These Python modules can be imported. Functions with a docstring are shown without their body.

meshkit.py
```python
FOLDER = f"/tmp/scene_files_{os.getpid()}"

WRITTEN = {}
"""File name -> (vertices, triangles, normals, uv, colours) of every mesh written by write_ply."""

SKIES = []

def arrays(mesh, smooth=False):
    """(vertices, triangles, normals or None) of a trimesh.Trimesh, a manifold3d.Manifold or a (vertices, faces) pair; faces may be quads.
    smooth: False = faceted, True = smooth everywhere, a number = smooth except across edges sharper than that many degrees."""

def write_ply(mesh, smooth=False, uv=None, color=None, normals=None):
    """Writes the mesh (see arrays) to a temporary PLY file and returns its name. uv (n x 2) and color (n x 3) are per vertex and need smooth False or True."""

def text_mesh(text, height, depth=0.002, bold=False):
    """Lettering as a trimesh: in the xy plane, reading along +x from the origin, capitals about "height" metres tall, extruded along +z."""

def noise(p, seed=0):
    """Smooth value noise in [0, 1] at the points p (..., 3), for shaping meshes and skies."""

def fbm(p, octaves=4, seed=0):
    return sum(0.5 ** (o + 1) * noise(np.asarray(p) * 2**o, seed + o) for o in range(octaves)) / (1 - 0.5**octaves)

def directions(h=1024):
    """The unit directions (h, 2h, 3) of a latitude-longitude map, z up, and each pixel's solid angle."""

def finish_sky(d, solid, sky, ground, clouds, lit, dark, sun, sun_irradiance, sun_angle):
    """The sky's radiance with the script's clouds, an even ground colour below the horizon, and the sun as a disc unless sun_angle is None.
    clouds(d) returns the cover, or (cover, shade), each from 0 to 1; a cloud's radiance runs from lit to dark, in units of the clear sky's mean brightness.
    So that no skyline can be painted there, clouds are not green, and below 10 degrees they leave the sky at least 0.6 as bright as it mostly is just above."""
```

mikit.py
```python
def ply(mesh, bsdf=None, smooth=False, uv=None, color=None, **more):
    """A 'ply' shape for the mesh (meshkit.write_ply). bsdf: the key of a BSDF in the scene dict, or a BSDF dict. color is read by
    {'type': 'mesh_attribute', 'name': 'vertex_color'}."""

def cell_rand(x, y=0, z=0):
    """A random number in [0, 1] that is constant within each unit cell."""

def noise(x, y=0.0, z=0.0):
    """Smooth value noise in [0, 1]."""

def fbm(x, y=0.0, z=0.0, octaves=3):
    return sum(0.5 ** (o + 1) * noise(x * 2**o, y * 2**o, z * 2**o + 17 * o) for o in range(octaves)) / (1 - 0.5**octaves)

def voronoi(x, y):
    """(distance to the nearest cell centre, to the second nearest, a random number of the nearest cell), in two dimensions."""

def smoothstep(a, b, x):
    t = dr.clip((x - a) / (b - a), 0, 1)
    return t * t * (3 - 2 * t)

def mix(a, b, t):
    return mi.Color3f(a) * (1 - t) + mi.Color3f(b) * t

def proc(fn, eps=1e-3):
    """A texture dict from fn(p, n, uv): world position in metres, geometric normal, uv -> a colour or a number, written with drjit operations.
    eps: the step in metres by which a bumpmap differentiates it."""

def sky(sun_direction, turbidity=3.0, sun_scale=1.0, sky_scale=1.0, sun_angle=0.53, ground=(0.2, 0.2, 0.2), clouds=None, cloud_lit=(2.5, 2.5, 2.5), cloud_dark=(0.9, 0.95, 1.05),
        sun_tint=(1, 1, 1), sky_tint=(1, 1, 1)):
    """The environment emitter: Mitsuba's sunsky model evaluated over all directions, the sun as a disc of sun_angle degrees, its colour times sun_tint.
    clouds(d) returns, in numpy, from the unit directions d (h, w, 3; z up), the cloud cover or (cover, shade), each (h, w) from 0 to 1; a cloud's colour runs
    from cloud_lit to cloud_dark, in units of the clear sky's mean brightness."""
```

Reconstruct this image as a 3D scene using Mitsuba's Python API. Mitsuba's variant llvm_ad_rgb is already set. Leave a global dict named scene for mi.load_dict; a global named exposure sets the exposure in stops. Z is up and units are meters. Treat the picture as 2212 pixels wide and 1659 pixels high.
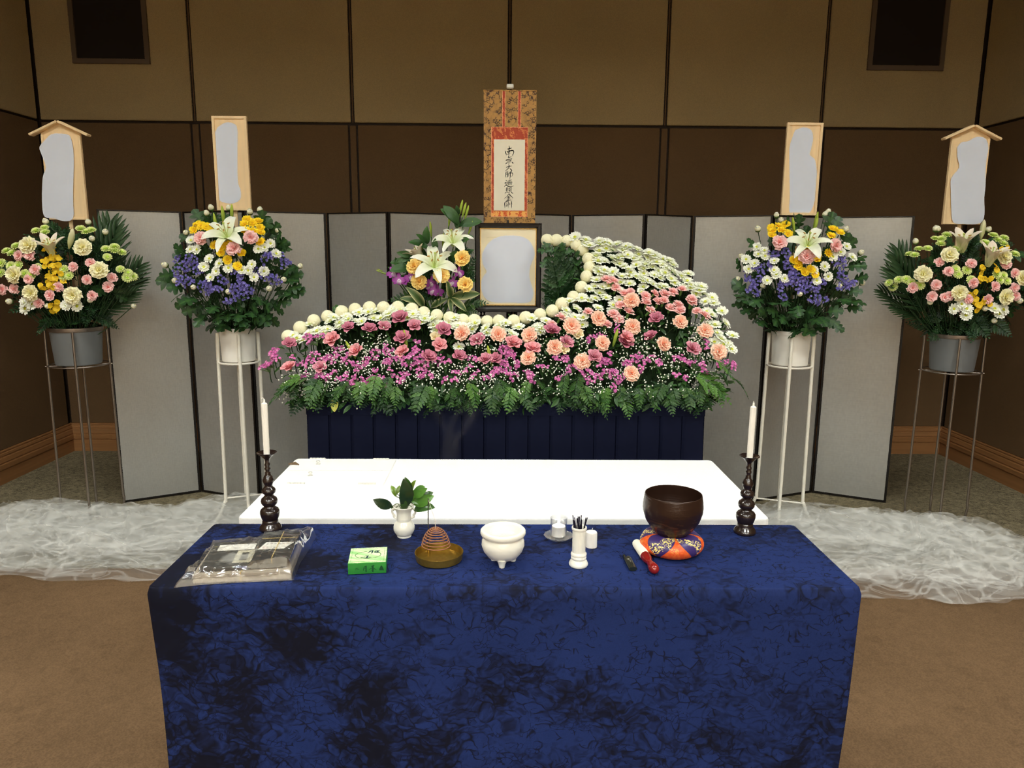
import math, random
import numpy as np
import trimesh
import manifold3d
import shapely
from shapely.geometry import Polygon, LineString, Point, box as sbox
from shapely.ops import unary_union
import drjit as dr
import mitsuba as mi
import mikit, meshkit
from mikit import proc, noise, fbm, voronoi, cell_rand, smoothstep, mix

T = mi.ScalarTransform4f
scene, labels = {}, {}
PI = math.pi

# ---------------------------------------------------------------- camera, light, exposure
exposure = 1.72
CAM_PITCH, CAM_ROLL, CAM_YAW = 0.1798, 0.0072, 0.0134
_cp, _sp, _cy, _sy = math.cos(CAM_PITCH), math.sin(CAM_PITCH), math.cos(CAM_YAW), math.sin(CAM_YAW)
_fw = np.array([_sy * _cp, _cy * _cp, -_sp])
_r = np.array([_cy, -_sy, 0.0])
_d = np.cross(_fw, _r)
_down = math.sin(CAM_ROLL) * _r + math.cos(CAM_ROLL) * _d
_eye = np.array([0, 0, 1.55])
scene['camera'] = {
    'type': 'perspective', 'fov_axis': 'x', 'fov': math.degrees(2 * math.atan(1106 / 1594.75)),
    'near_clip': 0.05, 'far_clip': 60.0,
    'to_world': T().look_at(origin=_eye.tolist(), target=(_eye + _fw).tolist(), up=(-_down).tolist()),
}
CEIL = 3.75
# ceiling troffers of the hall: (x, y, half length, half width, radiance)
TROFFERS = [(x, y, 0.62, 0.16, e * (0.30 if x == 0 and y > 0 else 1)) for y, e in ((2.05, 13.5), (-0.6, 12.0), (-2.9, 29.0), (-5.2, 35.0), (-7.5, 35.0)) for x in (-2.2, 0.0, 2.2)]
# recessed downlights over the altar: (x, y, radiance)
DOWNLIGHTS = [(-1.35, 2.75, 60.0), (0.0, 2.75, 130.0), (1.35, 2.75, 60.0)]
LAMP_RGB = (1.0, 1.02, 0.96)

# ---------------------------------------------------------------- helpers
def S(r, g, b):
    """8-bit sRGB to linear."""
    c = np.array([r, g, b], float) / 255
    return tuple(np.where(c < 0.04045, c / 12.92, ((c + 0.055) / 1.055) ** 2.4).tolist())

def rgb(c):
    return {'type': 'rgb', 'value': list(map(float, c))}

def mat(name, base, rough=0.5, spec=0.4, metallic=0.0, bump=None, bump_scale=1.0, eps=1e-3, **kw):
    b = base if isinstance(base, dict) else rgb(base)
    d = {'type': 'principled', 'base_color': b, 'roughness': rough, 'specular': spec, 'metallic': metallic, **kw}
    if bump is not None:
        d = {'type': 'bumpmap', 'arbitrary': proc(bump, eps), 'scale': bump_scale, 'bsdf': d}
    scene[name] = {'type': 'twosided', 'bsdf': d}
    return name

_used = {}
def numbered(key):
    n = _used.get(key, 0)
    _used[key] = n + 1
    return key if n == 0 else f'{key}_{n:03d}'

def thing(name, label, cat, group=None, kind=None):
    k = numbered(name)
    labels[k] = {'label': label, 'category': cat}
    if group: labels[k]['group'] = group
    if kind: labels[k]['kind'] = kind
    return k

def M(m):
    return T(np.asarray(m, float).tolist())

def put(parent, name, mesh, bsdf, to_world=None, smooth=30, label=None, kind=None, color=None, **kw):
    """One entry of the scene: a part (of parent) or, with parent None, a thing of one mesh."""
    key = numbered(f'{parent}__{name}' if parent else name)
    d = dict(mesh) if isinstance(mesh, dict) else mikit.ply(mesh, bsdf, smooth=smooth, color=color)
    if to_world is not None: d['to_world'] = M(to_world)
    d.update(kw)
    scene[key] = d
    if label or kind:
        labels[key] = {}
        if label: labels[key]['label'] = label
        if kind: labels[key]['kind'] = kind
    return key

def single(name, mesh, bsdf, label, cat, group=None, kind=None, **kw):
    key = put(None, name, mesh, bsdf, **kw)
    labels[key] = {'label': label, 'category': cat}
    if group: labels[key]['group'] = group
    if kind: labels[key]['kind'] = kind
    return key

def struct(name, mesh, bsdf, **kw):
    key = put(None, name, mesh, bsdf, **kw)
    labels[key] = {'kind': 'structure'}
    return key

cat_ = trimesh.util.concatenate
def tm(v, f):
    f = np.asarray(f, int)
    if f.shape[1] == 4: f = np.vstack([f[:, [0, 1, 2]], f[:, [0, 2, 3]]])
    return trimesh.Trimesh(np.asarray(v, float), f, process=False)

def bx(x0, x1, y0, y1, z0, z1, bev=0.0):
    """Box by its limits, edges chamfered by bev."""
    if bev <= 0:
        m = trimesh.creation.box((x1 - x0, y1 - y0, z1 - z0))
    else:
        pts = []
        for sx in (0, 1):
            for sy in (0, 1):
                for sz in (0, 1):
                    c = np.array([(x0, x1)[sx], (y0, y1)[sy], (z0, z1)[sz]])
                    s = np.array([1 - 2 * sx, 1 - 2 * sy, 1 - 2 * sz])
                    for k in range(3):
                        o = s * bev; o = o.copy(); o[k] = 0
                        pts.append(c + o)
        m = trimesh.convex.convex_hull(np.array(pts)); return m
    m.apply_translation(((x0 + x1) / 2, (y0 + y1) / 2, (z0 + z1) / 2))
    return m

def lathe(profile, n=48):
    """Revolve (radius, z) points about z."""
    p = np.asarray(profile, float)
    a = np.arange(n) * 2 * PI / n
    v, idx = [], []
    for r, z in p:
        if r < 1e-7:
            idx.append([len(v)] * n); v.append((0, 0, z))
        else:
            idx.append(list(range(len(v), len(v) + n)))
            v += [(r * math.cos(t), r * math.sin(t), z) for t in a]
    f = []
    for i in range(len(p) - 1):
        A, B = idx[i], idx[i + 1]
        for j in range(n):
            k = (j + 1) % n
            if A[j] != A[k]: f.append((A[j], A[k], B[k]))
            if B[j] != B[k]: f.append((A[j], B[k], B[j]))
    return trimesh.Trimesh(np.array(v), np.array(f), process=False)

def smooth_curve(pts, n=40):
    """Catmull-Rom through the points."""
    p = np.asarray(pts, float)
    if len(p) == 2: return np.linspace(p[0], p[1], n)
    q = np.vstack([2 * p[0] - p[1], p, 2 * p[-1] - p[-2]])
    out = []
    m = max(2, n // (len(p) - 1))
    for i in range(1, len(q) - 2):
        t = np.linspace(0, 1, m, endpoint=(i == len(q) - 3))[:, None]
        a, b, c, d = q[i - 1], q[i], q[i + 1], q[i + 2]
        out.append(0.5 * (2 * b + (c - a) * t + (2 * a - 5 * b + 4 * c - d) * t ** 2 + (3 * b - a - 3 * c + d) * t ** 3))
    return np.vstack(out)

def tube(pts, r, n=8, cap=True):
    p = np.asarray(pts, float)
    r = np.broadcast_to(np.asarray(r, float), (len(p),))
    t = np.gradient(p, axis=0); t /= np.linalg.norm(t, axis=1, keepdims=True) + 1e-12
    a = np.zeros_like(p)
    ref = np.array([0, 0, 1.0]) if abs(t[0, 2]) < 0.9 else np.array([1.0, 0, 0])
    u = np.cross(t[0], ref); u /= np.linalg.norm(u)
    for i in range(len(p)):
        u = u - t[i] * np.dot(u, t[i]); u /= np.linalg.norm(u) + 1e-12
        a[i] = u
    b = np.cross(t, a)
    ang = np.arange(n) * 2 * PI / n
    v = (p[:, None] + r[:, None, None] * (np.cos(ang)[None, :, None] * a[:, None] + np.sin(ang)[None, :, None] * b[:, None])).reshape(-1, 3)
    f = []
    for i in range(len(p) - 1):
        for j in range(n):
            k = (j + 1) % n
            f += [(i * n + j, (i + 1) * n + k, i * n + k), (i * n + j, (i + 1) * n + j, (i + 1) * n + k)]
    if cap:
        c0, c1 = len(v), len(v) + 1
        v = np.vstack([v, p[:1], p[-1:]])
        e = (len(p) - 1) * n
        for j in range(n):
            k = (j + 1) % n
            f += [(c0, j, k), (c1, e + k, e + j)]
    return trimesh.Trimesh(v, np.array(f), process=False)

def extrude(poly, h):
    polys = list(getattr(poly, 'geoms', [poly]))
    return cat_([trimesh.creation.extrude_polygon(g, h, engine='earcut') for g in polys if g.area > 1e-12])

def frame_from_normal(n, spin=0.0, pos=(0, 0, 0), scale=1.0, up=(0, 0, 1)):
    """4x4 taking local z to n."""
    n = np.asarray(n, float); n = n / np.linalg.norm(n)
    up = np.asarray(up, float)
    x = np.cross(up, n)
    if np.linalg.norm(x) < 1e-3: x = np.cross((0, 1, 0), n)
    x /= np.linalg.norm(x); y = np.cross(n, x)
    c, s = math.cos(spin), math.sin(spin)
    m = np.eye(4)
    m[:3, 0] = (c * x + s * y) * scale; m[:3, 1] = (-s * x + c * y) * scale; m[:3, 2] = n * scale
    m[:3, 3] = pos
    return m

def move(x=0, y=0, z=0, rz=0.0, s=1.0):
    c, q = math.cos(rz) * s, math.sin(rz) * s
    return np.array([[c, -q, 0, x], [q, c, 0, y], [0, 0, s, z], [0, 0, 0, 1.0]])

def rodrigues(axis, a):
    return trimesh.transformations.rotation_matrix(a, axis)
# ---------------------------------------------------------------- room materials
def _weave(p, n, uv):
    u = p.x + p.y
    return noise(u * 420, p.z * 420) * 0.6 + noise(u * 160, p.z * 700) * 0.4

def _fabric(c, var=0.16):
    def fn(p, n, uv):
        u = p.x + p.y
        k = 1.0 + var * (fbm(u * 1.3, p.z * 1.3, 3.0) - 0.5) * 2 + 0.22 * (noise(u * 330, p.z * 330) - 0.5)
        return mi.Color3f(*c) * k
    return proc(fn)
mat('fabric_upper', _fabric(S(170, 150, 112)), 0.9, 0.1)
mat('fabric_lower', _fabric(S(104, 82, 58)), 0.9, 0.1)
mat('joint_dark', S(42, 30, 22), 0.6, 0.2)
mat('wood_trim', proc(lambda p, n, uv: mi.Color3f(*S(150, 106, 66)) * (0.85 + 0.3 * fbm((p.x + p.y) * 3, p.z * 90, 1.0))), 0.45, 0.4)
mat('ceiling_paint', S(138, 130, 116), 0.9, 0.1)
mat('hall_paint', S(214, 206, 190), 0.9, 0.1)
mat('vent_black', S(34, 28, 26), 0.7, 0.2)
mat('vent_frame', S(96, 80, 66), 0.6, 0.3)
def _carpet_tan(p, n, uv):
    k = 0.78 + 0.22 * fbm(p.x * 2.2, p.y * 2.2, 1.0) + 0.34 * (noise(p.x * 260, p.y * 260) - 0.5) + 0.16 * (fbm(p.x * 28, p.y * 28, 5.0) - 0.5)
    spot = smoothstep(0.80, 0.86, noise(p.x * 17, p.y * 17, 9.0)) * 0.07
    return mi.Color3f(*S(110, 87, 64)) * (k + 0.08 - spot)
def _carpet_grey(p, n, uv):
    k = 0.35 + 0.75 * fbm(p.x * 55, p.y * 55, 1.0, octaves=3) + 0.5 * (noise(p.x * 230, p.y * 230) - 0.5)
    return mi.Color3f(*S(132, 122, 98)) * dr.maximum(k, 0.12)
mat('carpet_tan', proc(_carpet_tan), 0.95, 0.05, bump=lambda p, n, uv: noise(p.x * 300, p.y * 300), bump_scale=0.002)
mat('carpet_grey', proc(_carpet_grey), 0.95, 0.05, bump=lambda p, n, uv: noise(p.x * 200, p.y * 200), bump_scale=0.003)

# ---------------------------------------------------------------- room
XL, XR, YB, YF = -3.321, 3.444, 5.577, -9.0
SEAM, BASE_H = 2.434, 0.218
CARPET_Y = 3.42
struct('floor', bx(XL - 0.1, XR + 0.1, YF - 0.1, CARPET_Y, -0.12, 0.0), 'carpet_tan')
struct('floor_rear', bx(XL - 0.1, XR + 0.1, CARPET_Y, YB + 0.1, -0.12, 0.0), 'carpet_grey')
struct('ceiling', bx(XL - 0.1, XR + 0.1, YF - 0.1, YB + 0.1, CEIL, CEIL + 0.1), 'ceiling_paint')
struct('wall_back', bx(XL - 0.1, XR + 0.1, YB + 0.012, YB + 0.12, -0.1, CEIL), 'joint_dark')
struct('wall_left', bx(XL - 0.12, XL - 0.012, YF, YB + 0.012, -0.1, CEIL), 'joint_dark')
struct('wall_right', bx(XR + 0.012, XR + 0.12, YF, YB + 0.012, -0.1, CEIL), 'joint_dark')
struct('wall_front', bx(XL - 0.1, XR + 0.1, YF - 0.12, YF, -0.1, CEIL), 'hall_paint')
seams = [-2.215, -1.085, 0.041, 1.168, 2.302]
edges = [XL] + seams + [XR]
VENTS = [(-3.035, -2.495, 2.822), (2.595, 3.142, 2.832)]
for i in range(6):
    a, b = edges[i] + (0.014 if i else 0.012), edges[i + 1] - (0.014 if i < 5 else 0.022)
    put('wall_back', 'upper_panel', bx(a, b, YB - 0.006, YB + 0.013, SEAM + 0.009, CEIL - 0.002, 0.004), 'fabric_upper')
    g = 0.036
    a, b = edges[i] + (g if i else 0.012), edges[i + 1] - (g if i < 5 else 0.022)
    put('wall_back', 'lower_panel', bx(a, b, YB - 0.006, YB + 0.013, BASE_H, SEAM - 0.009, 0.004), 'fabric_lower')
for x in seams:
    put('wall_back', 'joint_strip', bx(x - 0.022, x + 0.022, YB + 0.0, YB + 0.013, BASE_H, SEAM - 0.012, 0.003), 'fabric_lower')
    put('wall_back', 'joint_strip', bx(x - 0.004, x + 0.004, YB + 0.006, YB + 0.013, SEAM + 0.01, CEIL - 0.004, 0.001), 'fabric_lower')
for nm, x0, x1 in (('wall_left', XL - 0.013, XL + 0.006), ('wall_right', XR - 0.006, XR + 0.013)):
    ys = [YF + 0.03, -6.4, -3.9, -1.4, 1.1, 3.35, YB - (0.022 if nm == 'wall_left' else 0.012)]
    for i in range(6):
        put(nm, 'upper_panel', bx(x0, x1, ys[i] + 0.012, ys[i + 1] - 0.012, SEAM + 0.009, CEIL - 0.002, 0.004), 'fabric_upper')
        put(nm, 'lower_panel', bx(x0, x1, ys[i] + 0.012, ys[i + 1] - 0.012, BASE_H, SEAM - 0.009, 0.004), 'fabric_lower')
# moulded baseboards
prof = [(0, 0), (0.026, 0), (0.026, 0.088), (0.022, 0.091), (0.022, 0.096), (0.034, 0.10), (0.034, 0.128), (0.026, 0.134), (0.026, 0.139),
        (0.030, 0.143), (0.026, 0.17), (0.020, 0.176), (0.020, 0.181), (0.024, 0.185), (0.022, 0.198), (0.016, 0.203), (0.016, 0.208), (0.019, 0.211), (0.017, 0.216), (0, 0.218)]
def baseboard(L):
    m = trimesh.creation.extrude_polygon(Polygon(prof), L, engine='earcut')
    return m                                     # x = depth, y = height, z = length
bb = baseboard(XR - XL)
m_ = np.array([[0, 0, 1, XL], [-1, 0, 0, YB + 0.0], [0, 1, 0, 0], [0, 0, 0, 1.0]])
struct('baseboard_back', bb, 'wood_trim', to_world=m_ @ np.eye(4), smooth=False)
bl = baseboard(YB - YF)
struct('baseboard_left', bl, 'wood_trim', to_world=np.array([[1, 0, 0, XL], [0, 0, -1, YB], [0, 1, 0, 0], [0, 0, 0, 1.0]]), smooth=False)
struct('baseboard_right', bl, 'wood_trim', to_world=np.array([[-1, 0, 0, XR], [0, 0, -1, YB], [0, 1, 0, 0], [0, 0, 0, 1.0]]), smooth=False)
for (x0, x1, z0), lab in zip(VENTS, ('black wall grille high above the roofed plaque on the left', 'black wall grille high above the roofed plaque on the right')):
    z1 = 3.52
    k = thing('wall_grille', lab, 'grille')
    w = 0.032
    fr = Polygon([(x0, z0), (x1, z0), (x1, z1), (x0, z1)]).difference(sbox(x0 + w, z0 + w, x1 - w, z1 - w))
    f = extrude(fr, 0.018); f.apply_transform(np.array([[1, 0, 0, 0], [0, 0, -1, YB - 0.0065], [0, 1, 0, 0], [0, 0, 0, 1.0]]))
    put(k, 'frame', f, 'vent_frame', smooth=False)
    put(k, 'grille_cloth', bx(x0 + w, x1 - w, YB - 0.012, YB - 0.0065, z0 + w, z1 - w), 'vent_black', smooth=False)
# lamps
for i, (x, y, hl, hw, e) in enumerate(TROFFERS):
    k = thing('ceiling_light', 'recessed white fluorescent troffer in the ceiling of the hall', 'ceiling light', 'ceiling lights')
    fr = extrude(sbox(x - hl - 0.04, y - hw - 0.04, x + hl + 0.04, y + hw + 0.04).difference(sbox(x - hl, y - hw, x + hl, y + hw)), 0.075)
    fr.apply_translation((0, 0, CEIL - 0.075))
    put(k, 'frame', fr, 'ceiling_paint', smooth=False)
    v = [(x - hl, y - hw, CEIL - 0.012), (x + hl, y - hw, CEIL - 0.012), (x + hl, y + hw, CEIL - 0.012), (x - hl, y + hw, CEIL - 0.012)]
    put(k, 'diffuser', (v, [(0, 3, 2), (0, 2, 1)]), None, smooth=False, emitter={'type': 'area', 'radiance': rgb(np.array(LAMP_RGB) * e)})
mat('can_black', S(40, 38, 36), 0.5, 0.4)
for i, (x, y, e) in enumerate(DOWNLIGHTS):
    k = thing('downlight', 'recessed ceiling downlight above the altar', 'ceiling light', 'downlights above the altar')
    can = lathe([(0.075, 0.0), (0.075, -0.26), (0.095, -0.27), (0.095, -0.262), (0.083, -0.25), (0.083, 0.0)], 32)
    can.apply_translation((x, y, CEIL))
    put(k, 'can', can, 'can_black')
    a = np.arange(24) * 2 * PI / 24
    v = np.vstack([np.stack([x + 0.06 * np.cos(a), y + 0.06 * np.sin(a), a * 0 + CEIL - 0.02], 1), [[x, y, CEIL - 0.02]]])
    f = [((j + 1) % 24, j, 24) for j in range(24)]
    put(k, 'lamp', (v, f), None, smooth=False, emitter={'type': 'area', 'radiance': rgb(np.array(LAMP_RGB) * e)})
# ---------------------------------------------------------------- furniture materials
def _silver(p, n, uv):
    k = 0.94 + 0.08 * noise((p.x + p.y) * 260, p.z * 60) + 0.06 * noise((p.x + p.y) * 60, p.z * 300) + 0.10 * (fbm(p.x * 2, p.z * 1.5, p.y) - 0.5)
    return mi.Color3f(*S(192, 192, 188)) * k
mat('silver_paper', proc(_silver), 0.42, 0.4, 0.6)
mat('black_lacquer', S(16, 13, 12), 0.35, 0.5)
mat('dark_lacquer', S(30, 19, 15), 0.12, 0.6, clearcoat=0.8, clearcoat_gloss=0.9)
mat('coffin_cloth', proc(lambda p, n, uv: mi.Color3f(0.83, 0.83, 0.80) * (0.95 + 0.07 * noise(p.x * 300, p.y * 300, p.z * 300))), 0.9, 0.1)
mat('coffin_door', (0.83, 0.83, 0.80), 0.8, 0.1)
mat('hinge_grey', S(226, 225, 216), 0.3, 0.5, 0.3)
mat('brushed_metal', S(150, 140, 130), 0.35, 0.5, 0.9)
mat('bucket_grey', S(118, 122, 124), 0.5, 0.4, 0.3)
mat('white_enamel', S(242, 238, 224), 0.35, 0.4)
mat('white_plastic', S(246, 244, 234), 0.4, 0.4)
mat('pale_wood', proc(lambda p, n, uv: mi.Color3f(*S(240, 212, 166)) * (0.88 + 0.2 * fbm(p.x * 60, p.z * 5, p.y * 60))), 0.6, 0.3)
mat('grey_paper', S(216, 222, 234), 0.9, 0.05)
mat('mat_board', S(238, 228, 196), 0.9, 0.1)
mat('gold_line', S(205, 160, 80), 0.35, 0.5, 0.6)
mat('navy_skirt', proc(lambda p, n, uv: mi.Color3f(*S(18, 23, 47)) * (0.9 + 0.2 * noise((p.x + p.y) * 300, p.z * 300))), 0.85, 0.15)
mat('clip_white', S(225, 225, 215), 0.4, 0.4)

def _velvet(p, n, uv):
    """Crushed pile: small facets that catch the light differently, dark creases between some of them, dark bruises mostly at the left end."""
    u, v = p.x, p.y - p.z
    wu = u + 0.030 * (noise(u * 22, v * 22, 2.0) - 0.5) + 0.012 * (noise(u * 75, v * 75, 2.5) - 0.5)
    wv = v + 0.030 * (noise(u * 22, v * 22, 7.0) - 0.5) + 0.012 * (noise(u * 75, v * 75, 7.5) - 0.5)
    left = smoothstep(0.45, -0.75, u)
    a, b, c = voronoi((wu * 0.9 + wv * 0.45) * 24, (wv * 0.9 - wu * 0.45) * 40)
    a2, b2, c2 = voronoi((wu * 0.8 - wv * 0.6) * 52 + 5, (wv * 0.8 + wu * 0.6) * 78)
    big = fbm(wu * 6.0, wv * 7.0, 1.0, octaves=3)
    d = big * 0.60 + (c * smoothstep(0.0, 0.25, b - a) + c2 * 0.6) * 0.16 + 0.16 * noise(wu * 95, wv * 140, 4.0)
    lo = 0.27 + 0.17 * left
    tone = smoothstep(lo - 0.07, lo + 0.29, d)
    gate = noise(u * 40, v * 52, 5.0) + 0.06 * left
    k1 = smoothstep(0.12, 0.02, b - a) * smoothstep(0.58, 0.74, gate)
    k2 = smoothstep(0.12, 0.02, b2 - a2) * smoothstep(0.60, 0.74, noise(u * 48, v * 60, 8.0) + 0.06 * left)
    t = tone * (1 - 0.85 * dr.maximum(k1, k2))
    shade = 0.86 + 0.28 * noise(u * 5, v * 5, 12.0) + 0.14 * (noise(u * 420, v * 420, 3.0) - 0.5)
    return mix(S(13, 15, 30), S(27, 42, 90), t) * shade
def _velvet_bump(p, n, uv):
    u, v = p.x, p.y - p.z
    return fbm(u * 22, v * 30, 1.0, octaves=3)
mat('crushed_velvet', proc(_velvet), 0.75, 0.15, sheen=0.4, sheen_tint=0.9, bump=_velvet_bump, bump_scale=0.004, eps=2e-3)

# ---------------------------------------------------------------- folding screens
folds = [(-2.328, 4.36), (-1.933, 4.58), (-1.50, 4.40), (-1.071, 4.60), (-0.668, 4.40), (-0.272, 4.60), (0.063, 4.41),
         (0.418, 4.60), (0.835, 4.42), (1.161, 4.60), (1.589, 4.42), (2.026, 4.60), (2.417, 4.40)]
SCR_H = 1.762
for s in range(2):
    k = thing('folding_screen', ('silver folding screen of six tall panels behind the left half of the altar', 'silver folding screen of six tall panels behind the right half of the altar')[s], 'folding screen', 'silver folding screens')
    for i in range(6):
        (xa, ya), (xb, yb) = folds[s * 6 + i], folds[s * 6 + i + 1]
        if s == 0 and i == 5: xb -= 0.012; yb += 0.006
        if s == 1 and i == 0: xa += 0.012; ya += 0.006
        L = math.hypot(xb - xa, yb - ya) - 0.004
        m = np.eye(4); m[:3, 0] = ((xb - xa) / L, (yb - ya) / L, 0); m[:3, 1] = (-(yb - ya) / L, (xb - xa) / L, 0); m[:3, 3] = (xa, ya, 0)
        m[:3, 0] /= np.linalg.norm(m[:3, 0]); m[:3, 1] /= np.linalg.norm(m[:3, 1])
        w = 0.013
        pk = put(k, 'panel', bx(0.006, L - 0.004, 0.004, 0.018, 0.012, SCR_H - 0.006), 'silver_paper', to_world=m, smooth=False)
        outer = sbox(0.002, 0.004, L, SCR_H).difference(sbox(0.002 + w, 0.004 + 0.012, L - w, SCR_H - 0.008))
        fr = extrude(outer, 0.022); fr.apply_transform(np.array([[1, 0, 0, 0], [0, 0, -1, 0.022], [0, 1, 0, 0], [0, 0, 0, 1.0]]))
        put(pk, 'edge_frame', fr, 'black_lacquer', to_world=m, smooth=False)

# ---------------------------------------------------------------- coffin
CX0, CX1, CY0, CY1, CZ = -0.889, 0.911, 2.369, 3.086, 0.659
k = thing('coffin', 'long white cloth-covered coffin between the velvet table and the altar', 'coffin')
def rrect(x0, x1, y0, y1, r, res=6):
    return sbox(x0 + r, y0 + r, x1 - r, y1 - r).buffer(r, quad_segs=res)
def slab(x0, x1, y0, y1, z0, z1, r, bev):
    """Rounded slab with a softened top edge."""
    a = extrude(rrect(x0, x1, y0, y1, r), z1 - z0 - bev); a.apply_translation((0, 0, z0))
    pts = []
    for zz, ins in ((z0, 0), (z1 - bev, 0), (z1 - bev * 0.3, bev * 0.3), (z1, bev)):
        c = np.array(rrect(x0 + ins, x1 - ins, y0 + ins, y1 - ins, max(r - ins, 1e-3)).exterior.coords)[:-1]
        pts.append(np.hstack([c, np.full((len(c), 1), zz)]))
    return trimesh.convex.convex_hull(np.vstack(pts))
put(k, 'body', slab(CX0 + 0.02, CX1 - 0.02, CY0 + 0.02, CY1 - 0.02, 0.22, CZ - 0.035, 0.02, 0.003), 'coffin_cloth', smooth=40)
put(k, 'lid', slab(CX0, CX1, CY0, CY1, CZ - 0.034, CZ, 0.022, 0.008), 'coffin_cloth', smooth=40)
doors = [(-0.872, -0.452, 2.890, 3.058), (-0.872, -0.452, 2.700, 2.886)]
for i, (a, b, c, d) in enumerate(doors):
    dk = put(k, 'face_door', slab(a, b, c, d, CZ - 0.001, CZ + 0.007, 0.004, 0.003), 'coffin_door', smooth=40, label='hinged viewing door in the coffin lid')
    ey = (3.05, 2.712)[i]
    for hx in (-0.785, -0.515):
        hm = cat_([bx(hx - 0.033, hx + 0.033, ey - 0.010, ey + 0.010, CZ + 0.006, CZ + 0.009, 0.001)] +
                  [trimesh.creation.cylinder(0.0035, 0.011, sections=10, transform=np.array([[0, 0, 1, hx - 0.027 + j * 0.0135], [0, 1, 0, ey - 0.002], [-1, 0, 0, CZ + 0.0105], [0, 0, 0, 1.0]])) for j in range(5)])
        put(dk, 'hinge', hm, 'hinge_grey')
    kx, ky = ((-0.765, 2.975), (-0.757, 2.818))[i]
    kn = lathe([(0, 0.016), (0.006, 0.0155), (0.008, 0.012), (0.004, 0.008), (0.004, 0.003), (0.010, 0.0), (0, 0)], 16); kn.apply_translation((kx, ky, CZ + 0.007))
    put(dk, 'knob', kn, 'hinge_grey')
tri = extrude(Polygon([(-0.893, 2.968), (-0.845, 2.958), (-0.872, 2.998)]), 0.004); tri.apply_translation((0.006, 0, CZ + 0.007))
mat('brown_cloth', S(110, 92, 70), 0.9, 0.1)
put(k, 'corner_tab', tri, 'brown_cloth', smooth=False, label='small brown tab at the corner of the coffin lid')
k = thing('coffin_stand', 'low draped bier under the white coffin', 'stand')
put(k, 'bier', slab(CX0 + 0.14, CX1 - 0.14, CY0 + 0.10, CY1 - 0.10, 0.0, 0.22, 0.02, 0.004), 'coffin_cloth', smooth=40)

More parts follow.
